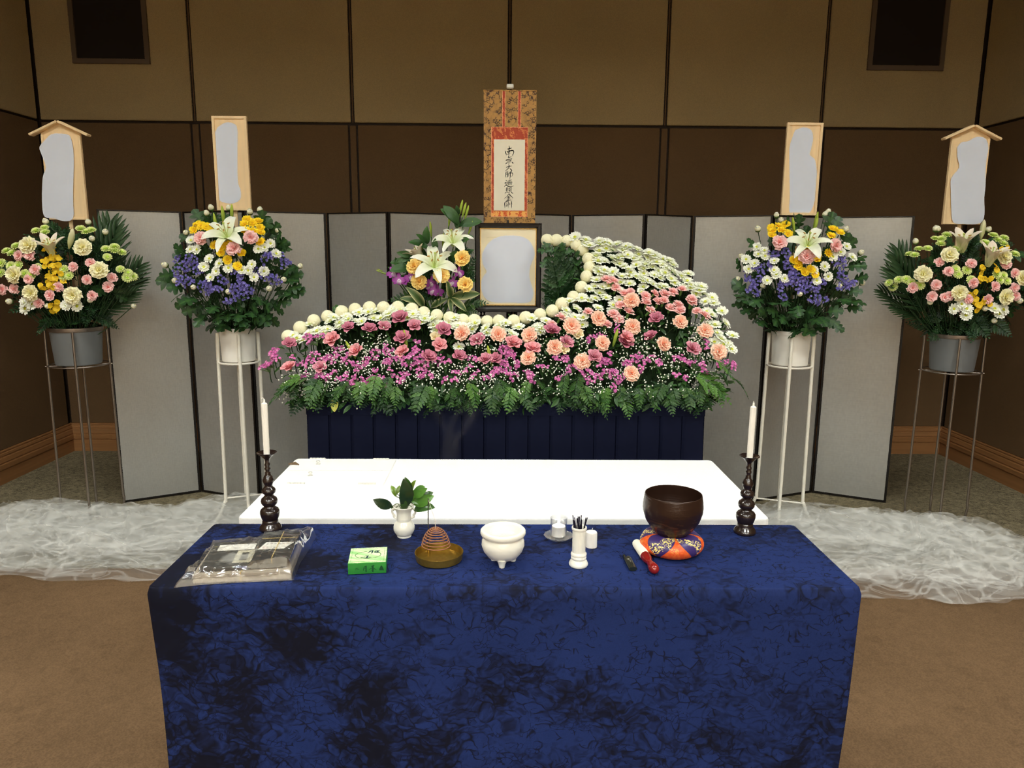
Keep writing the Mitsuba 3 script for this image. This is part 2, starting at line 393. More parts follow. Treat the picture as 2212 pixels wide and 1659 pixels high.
# ---------------------------------------------------------------- altar table skirt
AX0, AX1, AY0, AY1, AZ = -0.888, 0.926, 3.285, 3.82, 0.862
pl = []
npl = 18
W = (AX1 - AX0) / npl
for i in range(npl):                                  # knife pleats along the front
    x = AX0 + i * W
    pl += [(x, AY0 + 0.004), (x + 0.012, AY0 - 0.004), (x + W * 0.55, AY0 - 0.001), (x + W - 0.004, AY0 + 0.003), (x + W - 0.001, AY0 + 0.012)]
pl += [(AX1, AY0 + 0.004)]
side_r = [(AX1 + 0.004 * (-1) ** j, AY0 + 0.03 + 0.05 * j) for j in range(1, 10)]
side_l = [(AX0 - 0.004 * (-1) ** j, AY0 + 0.03 + 0.05 * j) for j in range(9, 0, -1)]
loop = np.array(pl + side_r + [(AX1, AY1), (AX0, AY1)] + side_l)
zs = np.array([AZ - 0.052, 0.6, 0.3, 0.015])
v, f = [], []
cxm = (AX0 + AX1) / 2
rngp = np.random.default_rng(3)
jit = rngp.normal(0, 0.003, len(loop))
for q, z in enumerate(zs):
    g = (AZ - z) * 0.012
    P = loop.copy()
    P[:, 0] = cxm + (P[:, 0] - cxm) * (1 + 0.012 * (AZ - z)) + jit * (AZ - z)
    P[:, 1] -= g * (P[:, 1] < AY0 + 0.05)
    v.append(np.hstack([P, np.full((len(P), 1), z)]))
n_ = len(loop)
for q in range(len(zs) - 1):
    for j in range(n_):
        a, b = q * n_ + j, q * n_ + (j + 1) % n_
        f.append((a, b, b + n_, a + n_))
pleats = tm(np.vstack(v), f); pleats.invert()
k = thing('altar_skirt', 'navy pleated skirt round the altar table below the flowers', 'table skirt')
put(k, 'pleated_cloth', pleats, 'navy_skirt', smooth=25)
put(k, 'top_cloth', slab(AX0 - 0.003, AX1 + 0.003, AY0 - 0.007, AY1, AZ - 0.054, AZ, 0.012, 0.006), 'navy_skirt', smooth=40)

# ---------------------------------------------------------------- velvet tablecloth on the front table
TX0, TX1, TY0, TY1, TZ = -0.877, 0.903, 1.717, 2.154, 0.722
def perimeter(x0, x1, y0, y1, r, n):
    ring = rrect(x0, x1, y0, y1, r, 8).exterior
    d = np.linspace(0, ring.length, n, endpoint=False)
    P = np.array([ring.interpolate(t).coords[0] for t in d])
    return P
NP = 520
P0 = perimeter(TX0, TX1, TY0, TY1, 0.014, NP)
P1 = perimeter(TX0 + 0.005, TX1 - 0.005, TY0 + 0.005, TY1 - 0.005, 0.010, NP)
nrm = np.roll(P0, -1, 0) - np.roll(P0, 1, 0); nrm = np.stack([nrm[:, 1], -nrm[:, 0]], 1); nrm /= np.linalg.norm(nrm, axis=1, keepdims=True)
if (nrm[0] @ (P0[0] - P0.mean(0))) < 0: nrm = -nrm
rows = []
c0 = np.array([(TX0 + TX1) / 2, (TY0 + TY1) / 2])
spine = np.stack([np.clip(P0[:, 0], TX0 + 0.21, TX1 - 0.21), np.full(NP, c0[1])], 1)
for t in np.linspace(0, 1, 12):
    Q = spine * (1 - t) + P1 * t
    rows.append(np.hstack([Q, np.full((NP, 1), TZ)]))
for k_, (ins, dz) in enumerate(((0.0015, 0.0015), (0.0, 0.005))):
    rows.append(np.hstack([P0 - nrm * ins, np.full((NP, 1), TZ - dz)]))
for z in np.linspace(TZ - 0.02, 0.03, 34):
    h = (TZ - z)
    Q = P0.copy()
    q3 = np.hstack([P0 * 3.2, np.full((NP, 1), z * 0.6)])
    wave = (meshkit.fbm(q3, 3, 11) - 0.5) * 0.050 * min(1, h * 2.2) + (meshkit.noise(np.hstack([P0 * 11, np.full((NP, 1), z * 2.5)]), 5) - 0.5) * 0.008 * min(1, h * 5)
    shrink = 0.022 * min(1, h * 1.3)
    Q = Q + nrm * (wave[:, None] - shrink + 0.006)
    rows.append(np.hstack([Q, np.full((NP, 1), z)]))
v = np.vstack(rows)
f = []
for q in range(len(rows) - 1):
    j = np.arange(NP); a, b = q * NP + j, q * NP + (j + 1) % NP
    f.append(np.stack([a, a + NP, b + NP, b], 1))
cloth = tm(v, np.vstack(f))
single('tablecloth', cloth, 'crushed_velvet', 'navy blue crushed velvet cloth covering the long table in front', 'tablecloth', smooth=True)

# ---------------------------------------------------------------- flower stands, buckets and plaques
def stand(x, y, name, label, r_top, r_foot, z_top, z_bend, angs, tube_r, bsdf, splay, z_ring, z_low):
    k = thing('flower_stand', label, 'stand', 'flower stands beside the altar')
    for a in angs:
        a = math.radians(a); ca, sa = math.cos(a), math.sin(a)
        rr = [(r_top, z_top), (r_top + 0.004, 0.6), (r_top + 0.008, z_bend + 0.03), (r_top + 0.012, z_bend), (r_top + splay * 0.45, z_bend * 0.5), (r_top + splay, 0.0 + tube_r * 0.6)]
        pts = smooth_curve([(x + r * ca, y + r * sa, z) for r, z in rr], 26)
        put(k, 'leg', tube(pts, tube_r, 10), bsdf, smooth=40)
    ring_pts = lambda rad, z: np.array([(x + rad * math.cos(t), y + rad * math.sin(t), z) for t in np.linspace(0, 2 * PI, 37)])
    put(k, 'ring', tube(ring_pts(r_top, z_low), tube_r * 0.6, 8, cap=False), bsdf, smooth=40)
    for a in angs[:2]:
        a = math.radians(a); ca, sa = math.cos(a), math.sin(a)
        for z, e in z_ring:
            rr = r_top + e
            put(k, 'crossbar', tube([(x - rr * ca, y - rr * sa, z), (x, y, z + 0.004 * (a < -1)), (x + rr * ca, y + rr * sa, z)], tube_r * 0.5, 8), bsdf, smooth=40)
    return k
def bucket(x, y, z0, z1, r0, r1, bsdf, rim, label):
    k = thing('flower_bucket', label, 'bucket', 'buckets in the flower stands')
    b = lathe([(0, z0), (r0 - 0.004, z0), (r0, z0 + 0.004), (r1, z1 - 0.02), (r1 - 0.004, z1 - 0.02), (r0 - 0.004, z0 + 0.008), (0, z0 + 0.008)], 56)
    b.apply_translation((x, y, 0)); put(k, 'body', b, bsdf, smooth=40)
    b = lathe([(r1 - 0.006, z1 - 0.022), (r1 + 0.004, z1 - 0.022), (r1 + 0.006, z1 - 0.018), (r1 + 0.006, z1 - 0.002), (r1 + 0.003, z1), (r1 - 0.004, z1), (r1 - 0.006, z1 - 0.004), (r1 - 0.006, z1 - 0.022)], 56)
    b.apply_translation((x, y, 0)); put(k, 'rim', b, rim, smooth=40)
    return k
STANDS = {'il': (-1.435, 4.0), 'ir': (1.580, 4.0), 'ol': (-2.302, 4.0), 'or': (2.481, 4.0)}
stand(*STANDS['il'], 'flower_stand', 'white tubular flower stand left of the coffin holding a white bucket', 0.104, 0.16, 1.10, 0.16, (-68, 22, 112, 202), 0.0095, 'white_enamel', 0.10, ((0.175, 0.008),), 0.940)
stand(*STANDS['ir'], 'flower_stand', 'white tubular flower stand right of the coffin holding a white bucket', 0.116, 0.17, 1.11, 0.16, (-20, 70, 160, 250), 0.0095, 'white_enamel', 0.10, ((0.155, 0.008),), 0.935)
stand(*STANDS['ol'], 'flower_stand', 'thin silver metal flower stand by the left wall holding a grey bucket', 0.146, 0.15, 1.11, 0.15, (-67, 23, 113, 203), 0.0065, 'brushed_metal', 0.012, ((0.917, 0.014),), 0.921)
stand(*STANDS['or'], 'flower_stand', 'thin silver metal flower stand by the right wall holding a grey bucket', 0.146, 0.15, 1.10, 0.15, (-112, -22, 68, 158), 0.0065, 'brushed_metal', 0.012, ((0.905, 0.014),), 0.910)
bucket(*STANDS['il'], 0.945, 1.128, 0.086, 0.092, 'white_plastic', 'white_plastic', 'white plastic bucket of the left stand with purple statice')
bucket(*STANDS['ir'], 0.940, 1.130, 0.094, 0.101, 'white_plastic', 'white_plastic', 'white plastic bucket of the right stand with purple statice')
bucket(*STANDS['ol'], 0.925, 1.128, 0.112, 0.126, 'bucket_grey', 'brushed_metal', 'grey bucket with a metal rim in the stand by the left wall')
bucket(*STANDS['or'], 0.915, 1.118, 0.108, 0.122, 'bucket_grey', 'brushed_metal', 'grey bucket with a metal rim in the stand by the right wall')

PY = 4.06
def blob(pts):
    c = smooth_curve(list(pts) + [pts[0]], 72)[:-1]
    return Polygon(c).buffer(0)
def plaque(x0, x1, z0, z1, roof, label, patch, sx, sy):
    k = thing('name_plaque', label, 'plaque', 'wooden plaques above the flower stands')
    xm = (x0 + x1) / 2
    if roof:
        board = Polygon([(x0, z0), (x1, z0), (x1, z1), (xm, z1 + 0.062), (x0, z1)])
    else:
        board = sbox(x0, z0, x1, z1)
    b = extrude(board, 0.010); R_ = np.array([[1, 0, 0, 0], [0, 0, -1, PY], [0, 1, 0, 0], [0, 0, 0, 1.0]])
    b.apply_transform(R_); put(k, 'board', b, 'pale_wood', smooth=False)
    w = 0.013
    if roof:
        for s in (-1, 1):
            L = math.hypot(0.148, 0.068)
            pk = bx(0, L, -0.030, 0.012, 0, 0.012, 0.002)
            a = math.atan2(0.068, 0.148)
            m = np.eye(4); m[:3, 0] = (s * math.cos(a), 0, -math.sin(a)); m[:3, 1] = (0, 1, 0); m[:3, 2] = (s * math.sin(a), 0, math.cos(a)); m[:3, 3] = (xm, PY - 0.008, z1 + 0.052)
            if s < 0: pk.invert()
            put(k, 'roof_board', pk, 'pale_wood', to_world=m, smooth=False)
        fr = cat_([bx(x0, x0 + w, PY - 0.016, PY - 0.010, z0, z1 - 0.005, 0.002), bx(x1 - w, x1, PY - 0.016, PY - 0.010, z0, z1 - 0.005, 0.002), bx(x0 + w, x1 - w, PY - 0.016, PY - 0.010, z0, z0 + w, 0.002)])
    else:
        fr = extrude(sbox(x0, z0, x1, z1).difference(sbox(x0 + w, z0 + w, x1 - w, z1 - w)), 0.007); R2 = R_.copy(); R2[1, 3] = PY - 0.0098
        fr.apply_transform(R2)
    put(k, 'frame', fr, 'pale_wood', smooth=False)
    g = extrude(blob(patch), 0.0012); R3 = R_.copy(); R3[1, 3] = PY - (0.0168 if roof else 0.0102)
    g.apply_transform(R3); put(k, 'paper_slip', g, 'grey_paper', smooth=False, label='blank pale grey paper slip')
    st = bx(xm - 0.010, xm + 0.010, PY + 0.0005, PY + 0.011, 1.10, z0 + 0.2, 0.002)
    put(k, 'stake', st, 'pale_wood', smooth=False)
PATCHES = __import__('json').loads('''{"il":[[-1.4926,2.1684],[-1.4502,2.1918],[-1.4072,2.1876],[-1.3898,2.1577],[-1.3967,2.0414],[-1.4026,1.9001],[-1.391,1.8479],[-1.396,1.8049],[-1.4315,1.7831],[-1.4803,1.7852],[-1.5131,1.8088],[-1.5186,1.8754],[-1.5119,2.017],[-1.5124,2.1219]],"ir":[[1.5378,2.1815],[1.5802,2.1955],[1.6216,2.1823],[1.6355,2.1409],[1.6292,2.0873],[1.6254,2.0575],[1.6559,2.0278],[1.6716,1.9497],[1.6749,1.8893],[1.6668,1.8049],[1.6457,1.7563],[1.5968,1.7414],[1.5407,1.7555],[1.5334,1.8521],[1.5167,2.0428],[1.5148,2.1017],[1.53,2.1605]],"ol":[[-2.3948,2.0909],[-2.3554,2.1237],[-2.3118,2.1287],[-2.2645,2.1222],[-2.251,2.0899],[-2.248,2.0224],[-2.256,1.9403],[-2.2654,1.8694],[-2.2748,1.7742],[-2.2782,1.7143],[-2.2955,1.6877],[-2.3327,1.6826],[-2.385,1.6966],[-2.4329,1.7059],[-2.438,1.7729],[-2.4218,1.9036],[-2.3992,1.9579],[-2.4142,2.021],[-2.422,2.0605]],"or":[[2.4035,2.1023],[2.4231,2.1261],[2.4593,2.1335],[2.5012,2.155],[2.5493,2.146],[2.57,2.0991],[2.5673,2.0399],[2.5696,1.9804],[2.5784,1.9086],[2.5798,1.8363],[2.5897,1.7757],[2.5881,1.727],[2.5605,1.7048],[2.4849,1.7042],[2.4258,1.7135],[2.4074,1.7865],[2.3939,1.883],[2.3896,1.943],[2.4255,1.9982],[2.4096,2.0504]],"fr":[[-0.076,1.5771],[-0.0502,1.6001],[-0.009,1.6156],[0.0322,1.6194],[0.0838,1.6163],[0.1253,1.5988],[0.149,1.5635],[0.1572,1.5228],[0.1371,1.4714],[0.1325,1.4199],[0.1434,1.3787],[0.1543,1.3372],[0.1391,1.2954],[0.0973,1.2884],[0.0448,1.2896],[-0.0338,1.2891],[-0.0809,1.3045],[-0.1044,1.346],[-0.107,1.3925],[-0.094,1.4236],[-0.081,1.4443],[-0.0992,1.4801],[-0.1018,1.5311]]}''')
plaque(-1.520, -1.340, 1.746, 2.224, False, 'plain rectangular wooden plaque above the stand left of the coffin', PATCHES['il'], 0, 0)
plaque(1.493, 1.683, 1.744, 2.219, False, 'plain rectangular wooden plaque above the stand right of the coffin', PATCHES['ir'], 0, 0)
plaque(-2.412, -2.208, 1.690, 2.130, True, 'wooden plaque with a little gabled roof by the left wall', PATCHES['ol'], 0, 0)
plaque(2.372, 2.578, 1.702, 2.152, True, 'wooden plaque with a little gabled roof by the right wall', PATCHES['or'], 0, 0)

# ---------------------------------------------------------------- scroll, its stand, portrait frame
k = thing('display_stand', 'slim black stand behind the altar carrying scroll and portrait frame', 'stand')
SX, SY = 0.032, 3.88
put(k, 'pole', tube([(SX - 0.005, SY, 0.02), (SX - 0.005, SY, 2.333)], 0.008, 12), 'black_lacquer', smooth=40)
for a in (90, 210, 330):
    a = math.radians(a)
    put(k, 'foot', tube(smooth_curve([(SX - 0.005, SY, 0.22), (SX + 0.09 * math.cos(a), SY + 0.05 * math.sin(a), 0.10), (SX + 0.22 * math.cos(a), SY + 0.04 + 0.10 * math.sin(a), 0.008)], 14), 0.007, 8), 'black_lacquer', smooth=40)
put(k, 'scroll_hook', bx(SX - 0.018, SX + 0.018, SY - 0.026, SY - 0.006, 2.337, 2.357, 0.004), 'clip_white', smooth=False, label='white clip at the top of the stand')
tray = cat_([bx(-0.125, 0.180, 3.700, 3.742, 1.243, 1.251, 0.002), bx(-0.125, 0.180, 3.694, 3.700, 1.243, 1.262, 0.002), bx(SX - 0.012, SX + 0.003, 3.742, SY, 1.236, 1.252, 0.002)])
put(k, 'tray_bar', tray, 'black_lacquer', smooth=False)
for x in (-0.108, -0.092, 0.142, 0.158):
    kn = lathe([(0, 0), (0.006, 0), (0.007, -0.004), (0.004, -0.007), (0.004, -0.014), (0.008, -0.018), (0.008, -0.023), (0, -0.025)], 14); kn.apply_translation((x, 3.721, 1.2435))
    put(k, 'knob', kn, 'black_lacquer')
put(k, 'frame_clip', bx(SX - 0.014, SX - 0.003, 3.715, SY - 0.006, 1.680, 1.694, 0.002), 'black_lacquer', smooth=False)

k = thing('portrait_frame', 'black portrait frame with cream mount standing above the flowers', 'picture frame')
fx0, fx1, fz0, fz1, fy = -0.138, 0.190, 1.251, 1.679, 3.712
R4 = lambda y: np.array([[1, 0, 0, 0], [0, 0, -1, y], [0, 1, 0, 0], [0, 0, 0, 1.0]])
w = 0.025
rails = [[(fx0, fz0), (fx1, fz0), (fx1 - w, fz0 + w), (fx0 + w, fz0 + w)], [(fx1, fz0), (fx1, fz1), (fx1 - w, fz1 - w), (fx1 - w, fz0 + w)],
         [(fx1, fz1), (fx0, fz1), (fx0 + w, fz1 - w), (fx1 - w, fz1 - w)], [(fx0, fz1), (fx0, fz0), (fx0 + w, fz0 + w), (fx0 + w, fz1 - w)]]
for rl in rails:
    q = np.array(rl)
    ins = lambda t: [tuple(q[0] + (q[3] - q[0]) * t), tuple(q[1] + (q[2] - q[1]) * t)]
    pts = []
    for t, y in ((0, fy), (0, fy - 0.012), (0.25, fy - 0.020), (0.7, fy - 0.018), (0.85, fy - 0.012), (1, fy - 0.009), (1, fy)):
        for (a, b) in ins(t): pts.append((a, y, b))
    put(k, 'rail', trimesh.convex.convex_hull(np.array(pts)), 'black_lacquer', smooth=False)
inner = sbox(fx0 + w - 0.001, fz0 + w - 0.001, fx1 - w + 0.001, fz1 - w + 0.001)
g = extrude(inner.difference(inner.buffer(-0.0045, join_style=2)), 0.008); g.apply_transform(R4(fy)); put(k, 'gold_fillet', g, 'gold_line', smooth=False)
g = extrude(inner.difference(sbox(-0.091, 1.292, 0.139, 1.611)), 0.004); g.apply_transform(R4(fy)); put(k, 'mount', g, 'mat_board', smooth=False, label='cream mount')
g = extrude(inner, 0.002); g.apply_transform(R4(fy)); put(k, 'picture', g, 'mat_board', smooth=False)
g = extrude(blob(PATCHES['fr']), 0.001); g.apply_transform(R4(fy - 0.0042)); put(k, 'picture_sheet', g, 'grey_paper', smooth=False, label='blank pale grey sheet')
# ---------------------------------------------------------------- flowers: meshes with vertex colours
# every petal and leaf carries uv = (row of a table of colour pairs, position between the two colours)
PAIRS, ROW = [], {}
def row(c0, c1=None):
    q = lambda c: tuple(round(float(min(max(x, 0), 1)) * 250) / 250 for x in c)
    k = (q(c0), q(c0 if c1 is None else c1))
    if k not in ROW:
        ROW[k] = len(PAIRS); PAIRS.append(k)
    return ROW[k]
_TABLE = {}
def _plant_colour(p, n, uv):
    if not _TABLE:
        t = np.array(PAIRS, np.float32)
        for a in (0, 1):
            for b in range(3): _TABLE[a, b] = mi.Float(np.ascontiguousarray(t[:, a, b]))
    i = mi.UInt32(dr.clip(uv.x + 0.5, 0, len(PAIRS) - 1))
    k = dr.clip(uv.y, 0, 1)
    return mi.Color3f(*[dr.lerp(dr.gather(mi.Float, _TABLE[0, b], i), dr.gather(mi.Float, _TABLE[1, b], i), k) for b in range(3)])
mat('petal', proc(_plant_colour), 0.6, 0.25)
mat('leaf', proc(_plant_colour), 0.42, 0.4)
mat('gloss_leaf', proc(_plant_colour), 0.25, 0.5)

def petal(L, W, nu=4, nv=4, th0=0.5, th1=0.5, cup=0.0, wf=None, ruffle=0.0, seed=0, base=(0.0, 0.0), cols=None, edge=None, fold=0.0):
    """A petal or blade: starts at radius base[0], height base[1], climbs at th0..th1 radians above the horizontal. Returns (v, quads, colours)."""
    u = np.linspace(0, 1, nu + 1); w = np.linspace(-1, 1, nv + 1)
    th = th0 + (th1 - th0) * u
    du = L / nu
    r = base[0] + np.concatenate([[0], np.cumsum(np.cos((th[1:] + th[:-1]) / 2) * du)])
    z = base[1] + np.concatenate([[0], np.cumsum(np.sin((th[1:] + th[:-1]) / 2) * du)])
    wf = wf or (lambda t: np.sin(PI * np.clip(0.12 + 0.78 * t, 0, 1)) ** 0.8)
    hw = W / 2 * wf(u)
    rng = np.random.default_rng(seed)
    ph = rng.uniform(0, 6.28, 3)
    V = np.zeros((nu + 1, nv + 1, 3))
    off = cup * (w ** 2)[None, :] * hw[:, None] + fold * np.abs(w)[None, :] * hw[:, None]
    if ruffle:
        off = off + ruffle * (u ** 1.5)[:, None] * (np.sin(w * 7 + ph[0]) * 0.6 + np.sin(w * 13 + ph[1]) * 0.4)[None, :]
    V[..., 0] = r[:, None] - np.sin(th)[:, None] * off
    V[..., 2] = z[:, None] + np.cos(th)[:, None] * off
    V[..., 1] = hw[:, None] * w[None, :]
    if ruffle:
        V[-1, :, 0] += 0.5 * ruffle * rng.uniform(-1, 1, nv + 1)
    i, j = np.meshgrid(np.arange(nu), np.arange(nv), indexing='ij')
    a = i * (nv + 1) + j
    f = np.stack([a, a + nv + 1, a + nv + 2, a + 1], -1).reshape(-1, 4)
    r_ = row(*cols) if cols else 0
    t = (u ** 0.8)[:, None] + np.zeros((1, nv + 1))
    if edge is not None:
        r_ = row(cols[0], edge); t = (np.abs(w) ** 3)[None, :] + np.zeros((nu + 1, 1))
    C = np.stack([np.full(t.shape, float(r_)), t], -1)
    return V.reshape(-1, 3), f, C.reshape(-1, 2)

class Mesh:
    def __init__(self): self.v, self.f, self.c, self.n = [], [], [], 0
    def add(self, vfc, m=None):
        v, f, c = vfc
        v = np.asarray(v, float)
        if m is not None: v = v @ m[:3, :3].T + m[:3, 3]
        f = np.asarray(f, int)
        if f.shape[1] == 4: f = np.vstack([f[:, [0, 1, 2]], f[:, [0, 2, 3]]])
        self.v.append(v); self.f.append(f + self.n); self.n += len(v)
        self.c.append(np.asarray(c, float))
        return self
    def addm(self, mesh, col, m=None):
        v = np.asarray(mesh.vertices)
        return self.add((v, np.asarray(mesh.faces), flat(col, len(v))), m)
    def ply(self, bsdf='petal', smooth=True):
        return mikit.ply(trimesh.Trimesh(np.vstack(self.v), np.vstack(self.f), process=False), bsdf, smooth=smooth, uv=np.vstack(self.c))
def flat(col, n):
    return np.tile([float(row(col)), 0.0], (n, 1))
def shade_of(rng, lo, hi):
    return round(rng.uniform(lo, hi) / 0.04) * 0.04

def rz(a):
    return trimesh.transformations.rotation_matrix(a, (0, 0, 1))

def ball(r, sub=1, sq=(1, 1, 1), at=(0, 0, 0)):
    m = trimesh.creation.icosphere(subdivisions=sub, radius=r); m.apply_scale(sq); m.apply_translation(at); return m

WHITE, GREENISH, CREAM = S(244, 246, 236), S(226, 236, 200), S(245, 243, 208)
LGREEN, MGREEN, DGREEN, STEM = S(150, 178, 60), S(74, 112, 48), S(36, 62, 34), S(44, 70, 38)

# each kind: list of variants, each a list of (sub-part name, ply dict); unit size = radius 1 m, scaled on placing
def daisy(seed, c_out=WHITE, c_in=S(238, 244, 214), centre=S(190, 196, 60), up=0.18, n1=17, n2=12):
    rng = np.random.default_rng(seed)
    P = Mesh()
    for i in range(n1):
        a = i * 2 * PI / n1 + rng.normal(0, 0.05)
        t = up + rng.normal(0, 0.09)
        P.add(petal(0.80 + rng.uniform(-0.06, 0.06), 0.34, 3, 2, t + 0.25, t - 0.15, 0.25, lambda u: np.array([0.45, 0.95, 1.0, 0.45]), base=(0.18, 0), cols=(c_in, c_out)), rz(a))
    for i in range(n2):
        a = (i + 0.5) * 2 * PI / n2 + rng.normal(0, 0.08)
        t = up + 0.4 + rng.normal(0, 0.1)
        P.add(petal(0.58, 0.28, 3, 2, t + 0.2, t - 0.1, 0.25, lambda u: np.array([0.45, 0.95, 1.0, 0.45]), base=(0.14, 0.04), cols=(c_in, c_out)), rz(a))
    c = lathe([(0.25, 0.02), (0.25, 0.10), (0.18, 0.19), (0.08, 0.20), (0, 0.18)], 12)
    C = Mesh().addm(c, centre)
    G = Mesh().addm(lathe([(0.0, -0.24), (0.10, -0.22), (0.22, -0.08), (0.27, 0.03), (0.0, 0.03)], 10), MGREEN)
    return [('petals', P.ply()), ('centre', C.ply()), ('calyx', G.ply('leaf'))]

def pompon(seed):
    rng = np.random.default_rng(seed)
    P = Mesh()
    n = 190
    s = ball(0.93, 3)
    z = s.vertices[:, 2:3]
    P.add((s.vertices, s.faces, np.hstack([np.full((len(z), 1), float(row(CREAM, S(196, 200, 120)))), np.clip((-0.35 - z) / 0.3, 0, 1)])))
    for i in range(n):
        zz = 1 - 1.86 * (i + 0.5) / n; r = math.sqrt(1 - zz * zz); a = i * 2.399963
        d = np.array([r * math.cos(a), r * math.sin(a), zz])
        m = frame_from_normal(d, a * 3, d * 0.90, 1.0)
        w = 0.115 * (0.55 + 0.45 * min(1, (1.05 - zz)))
        # a small incurved scale: four points and a raised tip
        v = np.array([[-w, 0, 0], [0, -w, 0.01], [w, 0, 0], [0, w, 0.01], [0.0, 0.0, 0.115 + rng.uniform(-0.02, 0.02)]])
        f = np.array([[0, 1, 4], [1, 2, 4], [2, 3, 4], [3, 0, 4]])
        P.add((v, f, flat(np.array(CREAM) * shade_of(rng, 0.92, 1.0), 5)), m)
    G = Mesh().addm(lathe([(0.0, -1.12), (0.2, -1.1), (0.42, -0.93), (0.40, -0.86), (0, -0.86)], 10), MGREEN)
    return [('petals', P.ply()), ('calyx', G.ply('leaf'))]

def carnation(seed, c_out, c_in, n=(9, 9, 8, 6), size=1.0):
    rng = np.random.default_rng(seed)
    P = Mesh()
    spec = [(0.86, 0.74, 0.30, -0.12, 0.10), (0.80, 0.70, 0.62, 0.22, 0.16), (0.70, 0.62, 0.95, 0.62, 0.20), (0.56, 0.50, 1.30, 1.1, 0.22)]
    for (L, W, a0, a1, z0), k in zip(spec, n):
        for i in range(k):
            a = i * 2 * PI / k + rng.normal(0, 0.12) + L
            j = rng.normal(0, 0.12)
            shade = shade_of(rng, 0.9, 1.06)
            P.add(petal(L * rng.uniform(0.9, 1.08), W, 4, 7, a0 + j + 0.3, a1 + j, 0.1, lambda u: 0.18 + 0.82 * u ** 0.8, 0.075, int(rng.integers(1e9)), (0.06, z0), (np.array(c_in) * shade, np.clip(np.array(c_out) * shade, 0, 0.95))), rz(a))
    G = Mesh().addm(lathe([(0.0, -0.95), (0.12, -0.93), (0.20, -0.75), (0.21, -0.25), (0.26, 0.02), (0.24, 0.14), (0, 0.14)], 10), S(96, 132, 70))
    return [('petals', P.ply()), ('calyx', G.ply('leaf'))]

def eustoma(seed, c_out, c_in):
    rng = np.random.default_rng(seed)
    P = Mesh()
    for ring, (k, L, W, a0, a1) in enumerate(((5, 1.15, 0.98, 0.75, 0.60), (5, 1.1, 0.9, 1.1, 0.95), (4, 0.98, 0.7, 1.35, 1.28), (3, 0.85, 0.5, 1.5, 1.5))):
        for i in range(k):
            a = i * 2 * PI / k + ring * 0.6 + rng.normal(0, 0.1)
            j = rng.normal(0, 0.08)
            shade = shade_of(rng, 0.9, 1.08)
            P.add(petal(L, W, 7, 5, a0 + 0.45 + j, a1 - 0.55 + j, 0.32, lambda u: np.sin(PI * np.clip(0.14 + 0.70 * u, 0, 1)), 0.05, int(rng.integers(1e9)), (0.10 - 0.02 * ring, 0.0), (np.array(c_in) * shade, np.clip(np.array(c_out) * shade, 0, 0.95))), rz(a))
    G = Mesh().addm(lathe([(0.0, -0.3), (0.10, -0.28), (0.2, -0.05), (0.22, 0.10), (0, 0.1)], 8), MGREEN)
    return [('petals', P.ply()), ('calyx', G.ply('leaf'))]

def lily(seed, a0=1.35, a1=-0.75, tint=WHITE):
    rng = np.random.default_rng(seed)
    out = []
    for i in range(6):
        inner = i % 2
        a = i * PI / 3 + rng.normal(0, 0.05)
        j = rng.normal(0, 0.10)
        W = 0.52 if inner else 0.36
        p = petal(1.32 + rng.uniform(-0.05, 0.05), W, 9, 4, a0 + j * 0.3, a1 + j, 0.22, lambda u: np.sin(PI * np.clip(0.10 + 0.86 * u, 0, 1)) ** 0.75 * np.where(u > 0.97, 0.25, 1), 0.02, i + seed, (0.04, -0.55 + 0.02 * inner), (S(214, 226, 160), tint), fold=0.12)
        out.append(('petal', Mesh().add(p, rz(a)).ply()))
    st = Mesh()
    for i in range(6):
        a = i * PI / 3 + 0.4
        d = np.array([math.cos(a), math.sin(a), 0])
        pts = smooth_curve([(0, 0, -0.5), d * 0.10 + (0, 0, 0.0), d * 0.26 + (0, 0, 0.32)], 7)
        st.addm(tube(pts, 0.016, 5), S(214, 226, 160))
        st.addm(ball(0.035, 1, (2.2, 0.8, 0.8), (0, 0, 0)), S(170, 130, 60), frame_from_normal((0, 0, 1), a, pts[-1]))
    st.addm(tube([(0, 0, -0.5), (0.02, 0, 0.1), (0.04, 0.02, 0.45)], 0.026, 6), S(200, 214, 140))
    st.addm(ball(0.055, 1, (1, 1, 0.6), (0.04, 0.02, 0.46)), S(170, 190, 90))
    out.append(('stamens', st.ply()))
    return out

def lily_bud(seed, c_tip, c_base, wide=0.17):
    pr = [(0.0, -1.0), (0.05, -0.98), (0.09, -0.85), (wide * 0.85, -0.4), (wide, 0.1), (wide * 0.9, 0.5), (wide * 0.5, 0.85), (0.03, 1.0), (0, 1.0)]
    m = lathe(pr, 12)
    v = m.vertices.copy()
    ang = np.arctan2(v[:, 1], v[:, 0])
    k = 1 + 0.13 * np.cos(3 * ang); v[:, 0] *= k; v[:, 1] *= k
    t = ((v[:, 2] + 1) / 2)[:, None]
    return [('bud', Mesh().add((v, m.faces, np.hstack([np.full(t.shape, float(row(c_base, c_tip))), t]))).ply())]

def mum_bud(seed):
    rng = np.random.default_rng(seed)
    P = Mesh()
    P.addm(ball(0.72, 2, (1, 1, 1.0), (0, 0, 0.1)), CREAM)
    for ring, (k, L, z0, r0) in enumerate(((9, 1.25, -0.4, 0.5), (7, 1.1, -0.1, 0.45))):
        for i in range(k):
            a = i * 2 * PI / k + ring * 0.35
            P.add(petal(L, 0.55, 4, 2, 1.15 + rng.normal(0, 0.06), 2.3, 0.3, None, base=(r0, z0), cols=(S(222, 228, 180), WHITE)), rz(a))
    G = Mesh().addm(lathe([(0, -0.95), (0.2, -0.93), (0.6, -0.6), (0.72, -0.2), (0.6, -0.15), (0, -0.15)], 10), S(96, 122, 62))
    return [('petals', P.ply()), ('calyx', G.ply('leaf'))]

